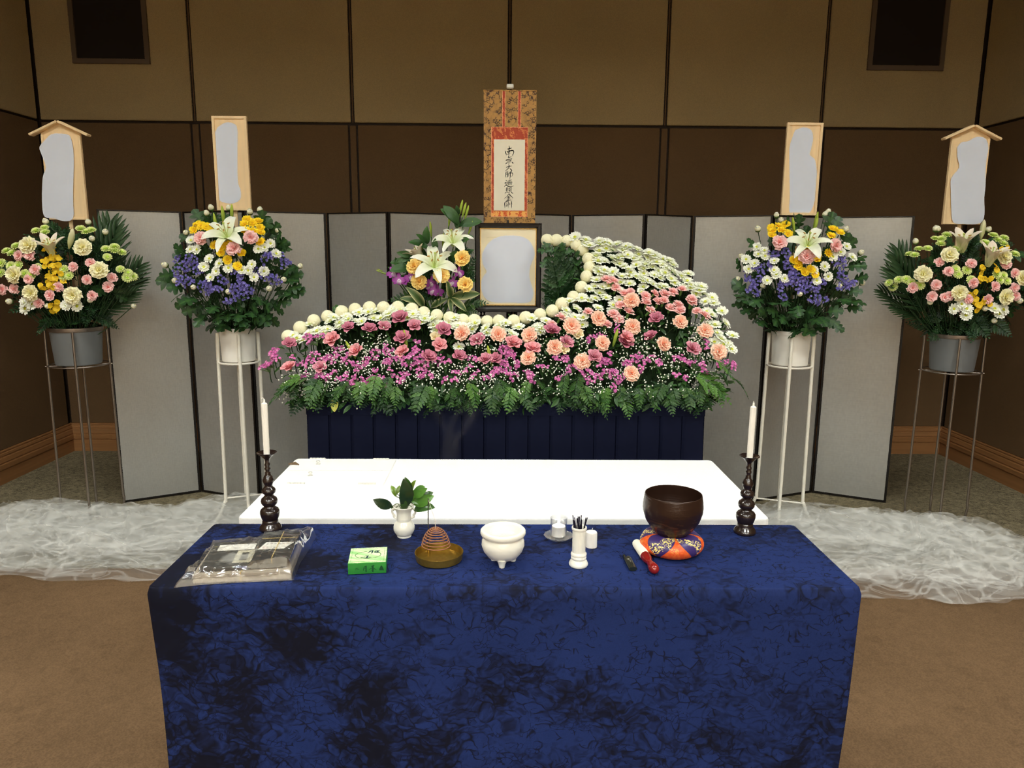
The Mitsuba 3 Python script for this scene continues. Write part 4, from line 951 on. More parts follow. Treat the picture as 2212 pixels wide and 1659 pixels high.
# ---------------------------------------------------------------- arrangements: world positions in millimetres
import json
FL = json.loads('''{"altar":{"pompon":[[-989,3394,1150],[-934,3418,1190],[-874,3437,1221],[-817,3450,1241],[-751,3461,1260],[-689,3468,1270],[-624,3475,1281],[-558,3473,1279],[-493,3474,1279],[-425,3469,1272],[-368,3461,1259],[-305,3454,1247],[-247,3447,1237],[-182,3441,1227],[-131,3440,1225],[-75,3438,1222],[-16,3438,1222],[52,3441,1226],[108,3448,1238],[174,3457,1252],[231,3469,1271],[279,3488,1302],[334,3508,1335],[376,3535,1378],[403,3564,1424],[418,3593,1471],[409,3617,1510],[388,3642,1550],[356,3659,1577],[311,3669,1595],[262,3671,1597],[211,3670,1596]],"daisy":[[-888,3411,1210],[-938,3369,1143],[-961,3377,1155],[-888,3383,1165],[-853,3389,1175],[-806,3394,1183],[-820,3385,1168],[-780,3427,1236],[-795,3419,1223],[-751,3413,1213],[-710,3422,1228],[-722,3428,1238],[-672,3418,1221],[-645,3415,1216],[-599,3426,1234],[-623,3441,1259],[-596,3441,1259],[-665,3441,1259],[-562,3426,1234],[-530,3429,1240],[-527,3442,1260],[-544,3412,1212],[-474,3447,1268],[-440,3426,1235],[-407,3417,1220],[-414,3436,1250],[-436,3445,1265],[-371,3436,1251],[-360,3425,1233],[-327,3424,1231],[-316,3408,1206],[-295,3411,1211],[-273,3408,1206],[-252,3411,1211],[-225,3404,1198],[-204,3405,1201],[-183,3404,1199],[-226,3427,1236],[-140,3395,1184],[-125,3413,1214],[-76,3400,1192],[-71,3389,1174],[-13,3409,1207],[14,3414,1215],[-7,3397,1187],[-196,3349,1110],[-483,3431,1242],[-749,3402,1196],[-729,3408,1206],[-517,3448,1270],[-911,3366,1138],[-829,3375,1153],[-375,3414,1215],[-304,3393,1181],[49,3381,1162],[76,3402,1195],[38,3387,1172],[132,3426,1235],[198,3422,1227],[291,3451,1275],[344,3455,1281],[282,3433,1246],[402,3476,1316],[369,3485,1329],[487,3483,1327],[315,3476,1315],[376,3430,1241],[445,3457,1284],[159,3405,1201],[337,3430,1241],[369,3411,1210],[170,3391,1178],[175,3399,1191],[519,3464,1295],[548,3479,1319],[517,3450,1274],[436,3483,1327],[953,3475,1314],[991,3472,1309],[989,3489,1335],[974,3441,1258],[1026,3449,1272],[986,3413,1213],[1037,3416,1219],[960,3411,1211],[992,3390,1177],[1058,3384,1167],[1037,3363,1133],[977,3366,1138],[1050,3347,1108],[1007,3378,1156],[1014,3362,1131],[351,3657,1607],[404,3651,1598],[399,3640,1579],[417,3634,1570],[465,3650,1596],[469,3640,1580],[493,3646,1589],[516,3640,1580],[553,3639,1578],[463,3620,1548],[500,3626,1557],[533,3623,1553],[579,3622,1551],[595,3634,1569],[650,3624,1554],[613,3632,1567],[704,3614,1538],[740,3604,1522],[727,3607,1527],[657,3610,1531],[601,3607,1526],[573,3604,1521],[554,3598,1512],[526,3598,1512],[488,3589,1498],[460,3589,1498],[447,3606,1525],[561,3581,1485],[579,3576,1476],[547,3584,1489],[628,3598,1512],[650,3593,1504],[640,3579,1481],[601,3567,1463],[609,3556,1445],[604,3548,1431],[671,3568,1463],[673,3554,1441],[663,3543,1423],[715,3590,1499],[738,3588,1495],[744,3562,1455],[728,3551,1437],[746,3543,1423],[765,3582,1486],[772,3596,1509],[799,3592,1502],[820,3580,1482],[787,3571,1468],[813,3563,1455],[826,3555,1442],[775,3557,1446],[801,3541,1419],[817,3527,1397],[852,3546,1429],[878,3535,1411],[886,3555,1442],[888,3514,1376],[921,3519,1385],[939,3519,1385],[913,3497,1350],[950,3500,1354],[765,3519,1384],[746,3516,1379],[669,3515,1379],[666,3532,1405],[711,3524,1392],[606,3523,1392],[567,3545,1427],[631,3545,1427],[457,3556,1444],[463,3567,1462],[486,3564,1457],[508,3553,1440],[527,3559,1449],[479,3542,1422],[446,3534,1408],[436,3517,1382],[477,3515,1378],[500,3518,1382],[457,3496,1347],[408,3509,1368],[556,3529,1400],[860,3513,1376],[928,3508,1367],[890,3525,1393],[702,3599,1513],[682,3585,1490],[718,3574,1472],[689,3535,1410],[653,3499,1352],[558,3504,1361],[953,3447,1268]],"peach":[[124,3351,1163],[316,3374,1200],[238,3319,1110],[118,3292,1067],[360,3284,1053],[455,3330,1129],[577,3255,1007],[596,3375,1201],[816,3389,1223],[730,3331,1130],[927,3367,1187],[977,3310,1096],[439,3399,1239],[599,3445,1314],[-183,3356,1169],[-23,3352,1163]],"pink":[[489,3514,1409],[516,3509,1401],[666,3468,1334],[708,3476,1347],[755,3476,1348],[797,3482,1357],[841,3486,1363],[668,3450,1306],[723,3452,1309],[750,3456,1315],[779,3438,1285],[816,3444,1296],[823,3430,1273],[882,3459,1320],[885,3450,1305],[905,3427,1269],[683,3429,1272],[582,3422,1261],[396,3424,1264],[266,3408,1238],[533,3403,1229],[476,3389,1208],[572,3473,1342],[595,3480,1353],[533,3490,1370],[550,3442,1293],[512,3421,1258],[932,3414,1248],[224,3390,1208],[534,3404,1231]],"eustoma":[[-963,3323,1117],[-766,3337,1139],[-700,3368,1189],[-605,3362,1180],[-543,3370,1192],[-472,3392,1227],[-402,3372,1195],[-451,3340,1144],[-650,3306,1089],[-447,3303,1085],[-270,3361,1179],[-286,3323,1118],[-111,3335,1136],[-198,3294,1070],[-74,3284,1054],[-27,3288,1061],[-332,3290,1064],[45,3326,1122],[-807,3261,1017],[-945,3261,1016],[48,3328,1124],[223,3360,1176],[281,3331,1130],[137,3311,1097],[553,3329,1127],[555,3345,1152],[680,3347,1155],[709,3397,1235],[858,3315,1103],[412,3296,1073]],"creamrose":[[-308,3345,1152],[348,3351,1161],[278,3317,1108]],"budgreen":[[-685,3306,1097],[-437,3333,1142],[-58,3296,1081],[513,3345,1160]],"staticepink":[[-1025,3299,1085],[-1009,3285,1064],[-1034,3273,1045],[-1058,3265,1031],[-933,3280,1055],[-858,3290,1072],[-888,3271,1041],[-850,3275,1048],[-822,3290,1072],[-790,3284,1063],[-769,3280,1056],[-875,3242,994],[-813,3239,989],[-793,3239,989],[-763,3243,997],[-736,3298,1085],[-754,3301,1089],[-698,3289,1070],[-670,3274,1047],[-632,3260,1023],[-716,3235,983],[-690,3234,980],[-659,3232,978],[-672,3219,957],[-627,3221,960],[-597,3225,967],[-569,3243,995],[-563,3234,981],[-526,3224,965],[-609,3278,1052],[-584,3282,1059],[-576,3301,1090],[-524,3314,1110],[-509,3299,1086],[-519,3278,1052],[-446,3239,989],[-431,3243,996],[-466,3284,1062],[-430,3283,1060],[-386,3317,1115],[-395,3302,1091],[-382,3269,1038],[-362,3278,1053],[-349,3246,1001],[-370,3250,1008],[-329,3243,996],[-231,3230,976],[-211,3249,1006],[-259,3277,1051],[-291,3286,1065],[-155,3261,1025],[-131,3286,1066],[-119,3247,1002],[-73,3240,990],[-32,3253,1012],[14,3250,1007],[9,3274,1045],[19,3309,1103],[-1,3312,1107],[-856,3334,1142],[-877,3337,1147],[-810,3337,1147],[-493,3252,1010],[-326,3273,1043],[40,3303,1093],[-405,3299,1086],[-369,3293,1077],[0,3307,1099],[29,3303,1092],[8,3273,1045],[67,3274,1045],[16,3251,1008],[51,3243,996],[125,3237,986],[117,3245,999],[184,3263,1028],[252,3288,1068],[285,3290,1071],[310,3262,1026],[277,3244,997],[255,3236,985],[357,3250,1007],[390,3253,1012],[404,3238,988],[420,3235,983],[450,3278,1052],[446,3287,1067],[484,3292,1074],[407,3340,1152],[451,3348,1165],[464,3250,1008],[502,3253,1013],[514,3240,991],[533,3240,991],[502,3223,964],[600,3295,1080],[670,3289,1070],[703,3278,1053],[632,3271,1040],[611,3274,1045],[566,3275,1047],[792,3291,1073],[820,3285,1063],[875,3274,1046],[903,3265,1032],[792,3245,999],[923,3327,1132],[981,3276,1049],[1022,3279,1055],[1041,3270,1040],[530,3369,1200]]},"ferntips":[[-1033,3135,915],[-997,3150,928],[-913,3165,905],[-851,3135,896],[-831,3150,867],[-809,3165,885],[-746,3135,907],[-685,3150,901],[-629,3165,883],[-573,3135,907],[-530,3150,905],[-468,3165,876],[-389,3135,865],[-331,3150,870],[-303,3165,859],[-235,3135,878],[-186,3150,891],[-141,3165,836],[-105,3135,879],[-55,3150,861],[-25,3165,842],[20,3135,869],[32,3150,901],[89,3165,903],[130,3135,867],[198,3150,928],[251,3165,920],[296,3135,911],[356,3150,855],[388,3165,883],[447,3135,869],[471,3150,844],[514,3165,889],[557,3135,843],[600,3150,877],[645,3165,879],[681,3135,870],[737,3150,856],[766,3165,880],[821,3135,881],[856,3150,886],[914,3165,875],[967,3135,892],[1011,3150,921],[1099,3165,935],[1022,3135,1009]],"outline":[[-1022,3393,1133],[-995,3409,1159],[-918,3450,1224],[-794,3478,1270],[-622,3489,1288],[-447,3479,1272],[-272,3458,1238],[-99,3452,1229],[53,3453,1230],[184,3476,1267],[306,3525,1345],[392,3585,1442],[395,3632,1519],[325,3670,1580],[212,3679,1595],[393,3678,1592],[574,3667,1575],[750,3627,1510],[877,3573,1424],[1001,3521,1339],[1068,3469,1256],[1082,3381,1114],[1074,3296,976],[1056,3260,919],[-1004,3255,910],[-1038,3314,1005]],"ol":{"lilyup":[[-2276,3803,1548]],"budpale":[[-2191,3842,1589]],"cream":[[-2386,3815,1550],[-2130,3837,1542],[-2455,3796,1405],[-2054,3836,1429],[-2380,3789,1317],[-2181,3801,1305]],"pink":[[-2379,3808,1505],[-2439,3815,1502],[-2098,3836,1469],[-2171,3811,1448],[-2114,3822,1385],[-2012,3867,1392],[-2031,3857,1346],[-2246,3796,1348],[-2294,3797,1305],[-2102,3832,1304],[-2360,3805,1266],[-2391,3794,1385],[-2353,3795,1433],[-2479,3809,1336],[-2548,3828,1332]],"lime":[[-2378,3869,1626],[-2339,3878,1641],[-2329,3862,1618],[-2171,3904,1638],[-2128,3919,1631],[-2524,3848,1524],[-2469,3843,1549],[-2488,3835,1514],[-2047,3896,1537],[-2013,3918,1530],[-1990,3937,1520],[-2037,3884,1497],[-2221,3811,1436],[-2200,3811,1403],[-2228,3807,1401],[-2381,3802,1405],[-1986,3904,1435],[-1960,3927,1416],[-1964,3920,1391],[-1945,3947,1396],[-2554,3842,1463],[-2495,3823,1451],[-2449,3814,1454],[-2348,3804,1443],[-2559,3838,1415],[-2418,3806,1412],[-2018,3927,1548],[-2143,3902,1623]],"mumbud":[[-2163,3966,1675],[-2350,3911,1675],[-2076,3959,1626],[-2537,3843,1270],[-2328,3816,1250],[-2122,3840,1279],[-1971,3977,1240],[-2112,3892,1591]],"daisy":[[-2431,3803,1273],[-2396,3801,1261],[-2225,3804,1256],[-2176,3814,1251],[-2440,3814,1236],[-2203,3803,1274],[-2401,3797,1281]],"oncidium":[[-2289,3816,1548],[-2267,3809,1523],[-2251,3804,1498],[-2292,3800,1493],[-2302,3793,1461],[-2271,3792,1439],[-2253,3795,1451],[-2287,3789,1411],[-2238,3793,1421],[-2289,3788,1378],[-2254,3790,1391],[-2328,3788,1348],[-2283,3789,1348],[-2263,3806,1251],[-2291,3803,1256],[-2293,3813,1219],[-2231,3793,1391],[-2266,3789,1368]]},"or":{"lilyup":[[2375,3850,1604],[2500,3803,1534]],"budpale":[[2500,3901,1669]],"cream":[[2304,3844,1534],[2191,3866,1438],[2350,3799,1349],[2580,3788,1328],[2563,3812,1529],[2667,3803,1423]],"pink":[[2263,3857,1501],[2404,3816,1495],[2300,3830,1453],[2250,3840,1385],[2237,3846,1325],[2293,3825,1321],[2400,3801,1316],[2497,3794,1317],[2524,3792,1381],[2160,3892,1366],[2632,3800,1376],[2580,3811,1493],[2630,3807,1448],[2314,3818,1332],[2645,3803,1333],[2415,3799,1398]],"lime":[[2334,3933,1641],[2283,3947,1622],[2303,3926,1620],[2292,3907,1594],[2207,3957,1567],[2236,3925,1570],[2174,3985,1540],[2184,3949,1535],[2549,3886,1639],[2606,3883,1626],[2590,3861,1598],[2494,3859,1600],[2565,3870,1616],[2645,3844,1544],[2338,3832,1466],[2350,3824,1440],[2389,3820,1461],[2412,3810,1413],[2120,3965,1405],[2141,3929,1409],[2078,3980,1388],[2110,3991,1366],[2191,3881,1380],[2574,3807,1437],[2556,3803,1414],[2595,3806,1409],[2539,3806,1442],[2158,3908,1394],[2347,3866,1568]],"mumbud":[[2199,3980,1609],[2310,3980,1673],[2544,3921,1672],[2686,3820,1308],[2502,3808,1267],[2241,3858,1295],[2568,3824,1203],[2299,3980,1675]],"daisy":[[2340,3810,1265],[2371,3800,1290],[2399,3799,1267],[2404,3805,1232],[2541,3792,1268],[2589,3796,1263],[2570,3799,1242]],"oncidium":[[2469,3799,1467],[2528,3799,1473],[2450,3792,1409],[2491,3790,1412],[2428,3792,1340],[2448,3793,1304],[2471,3793,1288],[2595,3835,1570],[2466,3795,1278],[2489,3791,1304]]},"il":{"lily":[[-1390,3788,1630]],"budgreen":[[-1431,3883,1709],[-1391,3899,1723],[-1461,3858,1674]],"mumbud":[[-1516,3953,1753],[-1522,3907,1723],[-1310,3934,1733],[-1273,3980,1745],[-1616,3861,1624],[-1168,3919,1640],[-1736,3865,1460],[-1062,3930,1458],[-1132,3864,1390],[-1200,3834,1345],[-1395,3796,1330],[-1574,3806,1351],[-1679,3835,1382],[-1417,3934,1752]],"yellow":[[-1529,3843,1658],[-1554,3856,1668],[-1500,3836,1653],[-1568,3841,1637],[-1476,3822,1630],[-1308,3874,1694],[-1316,3854,1670],[-1278,3867,1674],[-1255,3887,1685],[-1240,3868,1653],[-1301,3836,1634],[-1270,3845,1634],[-1234,3854,1627],[-1420,3793,1551],[-1417,3787,1525],[-1388,3796,1558],[-1373,3799,1566],[-1384,3782,1489],[-1337,3784,1459],[-1315,3796,1523],[-1230,3833,1580],[-1449,3796,1561]],"pink":[[-1513,3798,1593],[-1272,3812,1598],[-1347,3781,1543]],"daisy":[[-1578,3825,1585],[-1579,3811,1539],[-1542,3804,1539],[-1477,3788,1494],[-1427,3784,1471],[-1507,3786,1453],[-1444,3781,1433],[-1382,3783,1449],[-1187,3854,1573],[-1214,3835,1552],[-1240,3824,1544],[-1160,3851,1521],[-1270,3801,1467],[-1288,3795,1437],[-1263,3800,1403],[-1216,3814,1433],[-1318,3790,1438],[-1475,3782,1401]],"purple":[[-1654,3826,1487],[-1586,3808,1498],[-1618,3811,1456],[-1659,3823,1430],[-1555,3798,1462],[-1540,3793,1432],[-1645,3818,1383],[-1592,3804,1379],[-1529,3793,1362],[-1489,3788,1380],[-1488,3789,1365],[-1420,3786,1391],[-1472,3790,1344],[-1450,3789,1347],[-1494,3793,1333],[-1357,3790,1433],[-1331,3792,1405],[-1323,3794,1376],[-1362,3791,1355],[-1323,3797,1345],[-1308,3800,1345],[-1332,3801,1308],[-1364,3793,1334],[-1288,3803,1345],[-1210,3829,1500],[-1187,3842,1516],[-1132,3867,1495],[-1120,3870,1474],[-1234,3814,1438],[-1226,3816,1412],[-1184,3831,1391],[-1161,3842,1393],[-1390,3800,1284],[-1611,3808,1394],[-1560,3802,1488]],"LEAF":[[-1647,3829,1534],[-1728,3850,1408],[-1747,3864,1375],[-1683,3832,1346],[-1680,3842,1292],[-1656,3841,1261],[-1614,3821,1278],[-1566,3814,1258],[-1620,3839,1229],[-1528,3829,1199],[-1572,3854,1169],[-1465,3829,1183],[-1419,3812,1222],[-1413,3821,1200],[-1363,3827,1195],[-1359,3841,1166],[-1337,3852,1155],[-1296,3834,1205],[-1275,3848,1188],[-1244,3866,1176],[-1217,3868,1192],[-1198,3892,1173],[-1254,3818,1283],[-1216,3842,1248],[-1159,3854,1290],[-1125,3869,1310],[-1134,3876,1272],[-1162,3872,1240],[-1104,3886,1309],[-1083,3896,1341],[-1072,3912,1329],[-1093,3880,1379],[-1071,3901,1410],[-1100,3874,1432],[-1134,3888,1574],[-1120,3892,1558],[-1175,3914,1652],[-1213,3900,1667],[-1244,3921,1704],[-1149,3888,1595],[-1389,3804,1249],[-1270,3825,1243],[-1487,3811,1232],[-1570,3902,1711]]},"ir":{"lily":[[1544,3783,1608]],"budgreen":[[1619,3895,1709],[1612,3873,1685],[1499,3877,1682]],"mumbud":[[1450,3995,1739],[1449,3923,1712],[1701,3980,1745],[1717,3980,1759],[1789,3917,1667],[1339,3949,1667],[1251,3918,1525],[1867,3890,1548],[1236,3906,1407],[1877,3866,1391],[1731,3807,1377],[1525,3795,1338],[1345,3834,1377]],"yellow":[[1391,3877,1655],[1424,3885,1681],[1433,3863,1660],[1458,3876,1687],[1462,3843,1642],[1713,3868,1667],[1737,3864,1649],[1681,3837,1633],[1385,3864,1634],[1501,3789,1504],[1502,3785,1478],[1595,3787,1510],[1567,3779,1463],[1543,3798,1556],[1656,3799,1544],[1587,3777,1438],[1534,3779,1448],[1595,3791,1533],[1481,3792,1509],[1390,3892,1671],[1694,3862,1667]],"pink":[[1408,3818,1592],[1686,3803,1581],[1537,3776,1525]],"daisy":[[1315,3874,1573],[1319,3856,1536],[1348,3838,1526],[1347,3848,1555],[1302,3853,1489],[1266,3884,1509],[1390,3817,1503],[1389,3810,1456],[1401,3805,1436],[1360,3817,1403],[1441,3794,1415],[1276,3864,1459],[1601,3781,1406],[1582,3784,1458],[1638,3788,1477],[1660,3787,1427],[1767,3842,1579],[1728,3819,1550],[1683,3803,1526],[1799,3836,1524]],"purple":[[1381,3834,1537],[1414,3824,1540],[1451,3815,1540],[1455,3807,1509],[1465,3800,1483],[1491,3794,1463],[1318,3847,1476],[1327,3839,1455],[1373,3824,1482],[1274,3867,1422],[1295,3853,1396],[1329,3835,1408],[1295,3855,1364],[1313,3847,1346],[1434,3801,1399],[1436,3801,1378],[1464,3795,1400],[1489,3791,1395],[1508,3789,1426],[1533,3788,1432],[1560,3786,1411],[1517,3789,1374],[1554,3787,1359],[1558,3786,1380],[1625,3787,1401],[1611,3787,1375],[1611,3790,1333],[1435,3805,1331],[1599,3793,1303],[1650,3796,1309],[1705,3807,1505],[1741,3815,1506],[1730,3805,1459],[1750,3808,1417],[1736,3804,1380],[1772,3814,1385],[1794,3822,1390],[1472,3794,1429]],"LEAF":[[1295,3898,1586],[1230,3912,1479],[1236,3893,1378],[1250,3890,1319],[1264,3881,1309],[1249,3912,1268],[1320,3848,1290],[1285,3872,1282],[1287,3888,1243],[1327,3872,1218],[1360,3846,1236],[1402,3828,1244],[1364,3876,1174],[1431,3838,1194],[1406,3816,1282],[1454,3803,1288],[1459,3828,1201],[1514,3809,1230],[1532,3803,1246],[1588,3843,1146],[1597,3803,1241],[1631,3823,1192],[1617,3855,1128],[1673,3831,1186],[1734,3822,1246],[1726,3841,1190],[1783,3888,1153],[1771,3820,1300],[1836,3851,1287],[1888,3891,1279],[1929,3980,1240],[1853,3871,1259],[1869,3856,1416],[1836,3843,1479],[1852,3860,1511],[1835,3839,1347],[1790,3858,1595],[1733,3907,1695],[1705,3920,1716],[1774,3862,1616],[1503,3903,1719],[1531,3891,1714],[1472,3887,1698],[1392,3808,1356]]},"bq":{"il":[[-1.435,4.0,1.41],[0.4,0.21,0.36]],"ir":[[1.58,4.0,1.4],[0.385,0.21,0.36]],"ol":[[-2.33,4.0,1.38],[0.4,0.2,0.33]],"or":[[2.52,4.0,1.36],[0.41,0.2,0.34]]},"palm_ol":[[-2067,4020,1603],[-1975,4020,1440],[-1997,4020,1301],[-2105,4020,1649],[-1976,4020,1366]],"palm_ol_b":[[-2229,4020,1175]],"palm_or":[[2165,4020,1545],[2099,4020,1438],[2099,4020,1329],[2151,4020,1253],[2131,4020,1502]],"palm_or_b":[[2353,4020,1177]],"small":{"lily":[[-243,3660,1606],[-327,3600,1495]],"lilyup":[[-414,3640,1524]],"budgreen":[[-205,3680,1751],[-190,3680,1738],[-178,3680,1726],[-261,3680,1696],[-157,3680,1657],[-353,3680,1645],[-398,3680,1580],[-290,3680,1590]],"yellowc":[[-191,3590,1504],[-420,3590,1465],[-291,3590,1424],[-403,3590,1391],[-178,3590,1380]],"orchid":[[-501,3610,1404],[-531,3610,1434],[-474,3610,1399],[-352,3610,1390],[-333,3610,1350],[-363,3610,1375],[-317,3610,1350],[-241,3610,1391],[-215,3610,1441],[-446,3610,1415]],"orchidbud":[[-600,3620,1443],[-585,3620,1436],[-565,3620,1431],[-593,3620,1448]]},"small_leaves":{"variegated":[[-255,3660,1322,-267,3620,1410,0],[-255,3660,1317,-250,3620,1243,0],[-255,3660,1320,-112,3620,1343,0],[-255,3660,1314,-176,3620,1269,0],[-390,3660,1270,-491,3620,1336,0],[-390,3660,1270,-465,3620,1379,0],[-395,3660,1285,-488,3620,1267,0],[-354,3660,1265,-278,3620,1319,0],[-395,3660,1270,-460,3620,1404,0]],"leaf":[[-212,3660,1660,-304,3620,1744,0],[-214,3660,1670,-274,3620,1761,0],[-217,3660,1715,-226,3620,1774,0],[-212,3660,1665,-104,3620,1697,0],[-222,3660,1650,-234,3620,1703,0],[-368,3660,1575,-365,3620,1663,0],[-330,3660,1550,-325,3620,1619,0],[-380,3660,1575,-443,3620,1608,0],[-360,3660,1550,-443,3620,1606,0],[-453,3660,1509,-508,3620,1494,0],[-442,3660,1519,-503,3620,1531,0],[-433,3660,1469,-554,3620,1484,0],[-443,3660,1458,-550,3620,1444,0],[-197,3660,1511,-137,3620,1551,0],[-207,3660,1576,-135,3620,1581,0],[-187,3660,1601,-140,3620,1611,0],[-197,3660,1641,-180,3620,1650,0],[-259,3660,1480,-195,3620,1551,0],[-290,3660,1490,-356,3620,1550,0]],"fern":[[-395,3660,1285,-553,3620,1323,0],[-385,3660,1254,-528,3620,1308,0],[-209,3660,1266,-81,3620,1298,0],[-214,3660,1261,-130,3620,1239,0],[-230,3660,1255,-171,3620,1233,0],[-364,3660,1255,-452,3620,1267,0]],"darkfern":[[-208,3660,1389,-130,3620,1511,0],[-209,3660,1338,-130,3620,1441,0],[-214,3660,1363,-145,3620,1406,0],[-321,3660,1439,-397,3620,1510,0],[-316,3660,1363,-479,3620,1439,0],[-322,3660,1311,-470,3620,1374,0],[-238,3660,1540,-145,3620,1531,0]]},"small_base":[-324,3680,1264],"fill":[[306,3690,1267,221,3630,1474],[296,3690,1261,230,3630,1529],[316,3690,1288,270,3630,1554],[331,3690,1308,311,3630,1544],[341,3690,1324,352,3630,1515],[351,3690,1340,373,3630,1475],[305,3690,1298,216,3630,1413],[295,3690,1277,208,3630,1322],[331,3690,1340,231,3630,1474],[330,3690,1350,291,3630,1494],[346,3690,1360,338,3630,1475],[321,3690,1308,252,3630,1413],[351,3690,1360,389,3630,1445],[306,3690,1256,197,3630,1317],[280,3690,1256,193,3630,1291]],"fillmum":[[220,3640,1544],[246,3640,1529],[266,3640,1554],[297,3640,1534],[322,3640,1514],[354,3640,1484],[339,3640,1454],[313,3640,1484],[282,3640,1499],[251,3640,1504],[216,3640,1504],[296,3640,1559],[348,3640,1525],[365,3640,1444]]}''')
mm = lambda L: np.array(L, float) / 1000
rg = np.random.default_rng(5)
SC = {'daisy': .032, 'pompon': .0315, 'peach': .043, 'pink': .030, 'cream': .048, 'yellowc': .044, 'eustoma': .037, 'creamrose': .027, 'lily': .105, 'lilyup': .10, 'budgreen': .05,
      'budpale': .055, 'mumbud': .020, 'lime': .026, 'yellow': .026, 'purple': .031, 'staticepink': .030, 'orchid': .036, 'oncidium': .036}

# ---- the large altar arrangement
K = thing('altar_flowers', 'wave-shaped bank of white, pink and purple flowers on the navy skirted table', 'flower arrangement')
al = FL['altar']
outline = Polygon([(p[0] / 1000, p[2] / 1000) for p in FL['outline']]).buffer(0)
foam = outline.buffer(-0.035).union(sbox(AX0 + 0.03, AZ, AX1 - 0.05, 0.97)).intersection(sbox(AX0 + 0.02, AZ + 0.001, AX1 - 0.03, 2))
g = extrude(foam, 0.06)
v = g.vertices.copy()
sl = 0.62 * (v[:, 1] - 0.87)
g = trimesh.Trimesh(np.stack([v[:, 0], np.maximum(3.29, 3.31 + sl) + v[:, 2], v[:, 1]], 1), g.faces[:, ::-1], process=False)
mat('foam_green', S(30, 44, 26), 0.9, 0.1)
put(K, 'foam_base', g, 'foam_green', smooth=False)
st_a, st_b = [], []
def alt(kind, fwd, upw, spread, jit=0.0, scale_j=0.08):
    for p in mm(al[kind]):
        n = np.array([rg.normal(0, spread) + 0.25 * p[0], -fwd + rg.normal(0, spread * 0.6), upw])
        s = SC[kind] * (1 + rg.uniform(-scale_j, scale_j))
        q = p + rg.normal(0, 0.0015, 3) * (1, 4, 1)
        plant(K, kind, q, n, s)
        n = n / np.linalg.norm(n)
        st_a.append(q - n * s * 0.9); st_b.append(q + np.array([rg.normal(0, 0.01), 0.085, -0.085]))
alt('pompon', 0.55, 1.0, 0.10, scale_j=0.05)
alt('daisy', 0.62, 1.0, 0.28)
alt('peach', 1.0, 0.55, 0.20)
alt('pink', 0.5, 1.0, 0.22)
alt('eustoma', 0.85, 0.9, 0.30, scale_j=0.15)
alt('creamrose', 1.0, 0.6, 0.2)
alt('budgreen', 0.2, 1.0, 0.2)
alt('staticepink', 0.75, 0.8, 0.35, scale_j=0.15)
stems(K, st_a, st_b)
# gypsophila: hundreds of tiny white heads
G = Mesh()
def zmax(x): return 1.155 + 0.09 * np.clip((x + 0.1) / 0.7, 0, 1) - 0.20 * np.clip((-0.72 - x) / 0.25, 0, 1)
cnt = 0
while cnt < 400:
    x = rg.uniform(-0.95, 0.97); z = rg.uniform(0.915, zmax(x))
    if rg.uniform() > (0.5 + 0.5 * meshkit.noise(np.array([x * 6, z * 9, 1.0]))): continue
    cnt += 1
    c = np.array([x, 3.165 + 0.62 * (z - 0.87), z])
    for _ in range(int(rg.integers(5, 10))):
        q = c + rg.normal(0, 1, 3) * (0.020, 0.008, 0.018)
        G.addm(ball(rg.uniform(0.0027, 0.0039), 1), S(240, 240, 226), trimesh.transformations.translation_matrix(q))
        if rg.uniform() < 0.4:
            G.addm(tube([q, (q + c) / 2 + (0, 0.004, -0.01), c + (0, 0.05, -0.05)], 0.0007, 3, cap=False), S(70, 100, 56))
put(K, 'gypsophila', G.ply('petal'), None, kind='stuff', label='tiny white gypsophila heads')
# dark leaves between the flowers, uncountable
G = Mesh()
def leaf_geo(seed, dark=S(34, 62, 32), light=S(62, 100, 46)):
    return petal(1.0, 0.36, 4, 2, 0.4, -0.4, 0, lambda u: np.sin(PI * np.clip(0.05 + 0.93 * u, 0, 1)), 0, seed, (0, 0), (dark, light), fold=0.3)
minx, miny, maxx, maxy = outline.bounds
inside = outline.buffer(-0.012)
cnt = 0
while cnt < 1000:
    x, z = rg.uniform(minx, maxx), rg.uniform(miny, maxy)
    if cnt > 850: x, z = (rg.uniform(0.80, 0.95), rg.uniform(0.87, 1.2)) if cnt % 3 else (rg.uniform(-0.93, -0.82), rg.uniform(0.87, 1.05))
    if not inside.contains(Point(x, z)): continue
    cnt += 1
    q = np.array([x, 3.245 + 0.62 * (z - 0.87) + rg.uniform(-0.01, 0.03), z])
    m = frame_from_normal(rg.normal(0, 0.5, 3) + (0, -0.5, 0.7), rg.uniform(0, 6.28), q, rg.uniform(0.035, 0.06))
    G.add(leaf_geo(cnt), m)
for i in range(420):                                           # thick greenery under the lowest flowers
    x = rg.uniform(-0.93, 0.95)
    q = np.array([x, 3.205 + rg.uniform(-0.015, 0.05), rg.uniform(0.868, 0.935)])
    m = frame_from_normal(rg.normal(0, 0.5, 3) + (0, -0.6, 0.6), rg.uniform(0, 6.28), q, rg.uniform(0.035, 0.06))
    G.add(leaf_geo(i, S(26, 52, 26), S(56, 94, 42)), m)
put(K, 'foliage', G.ply('leaf'), None, kind='stuff')
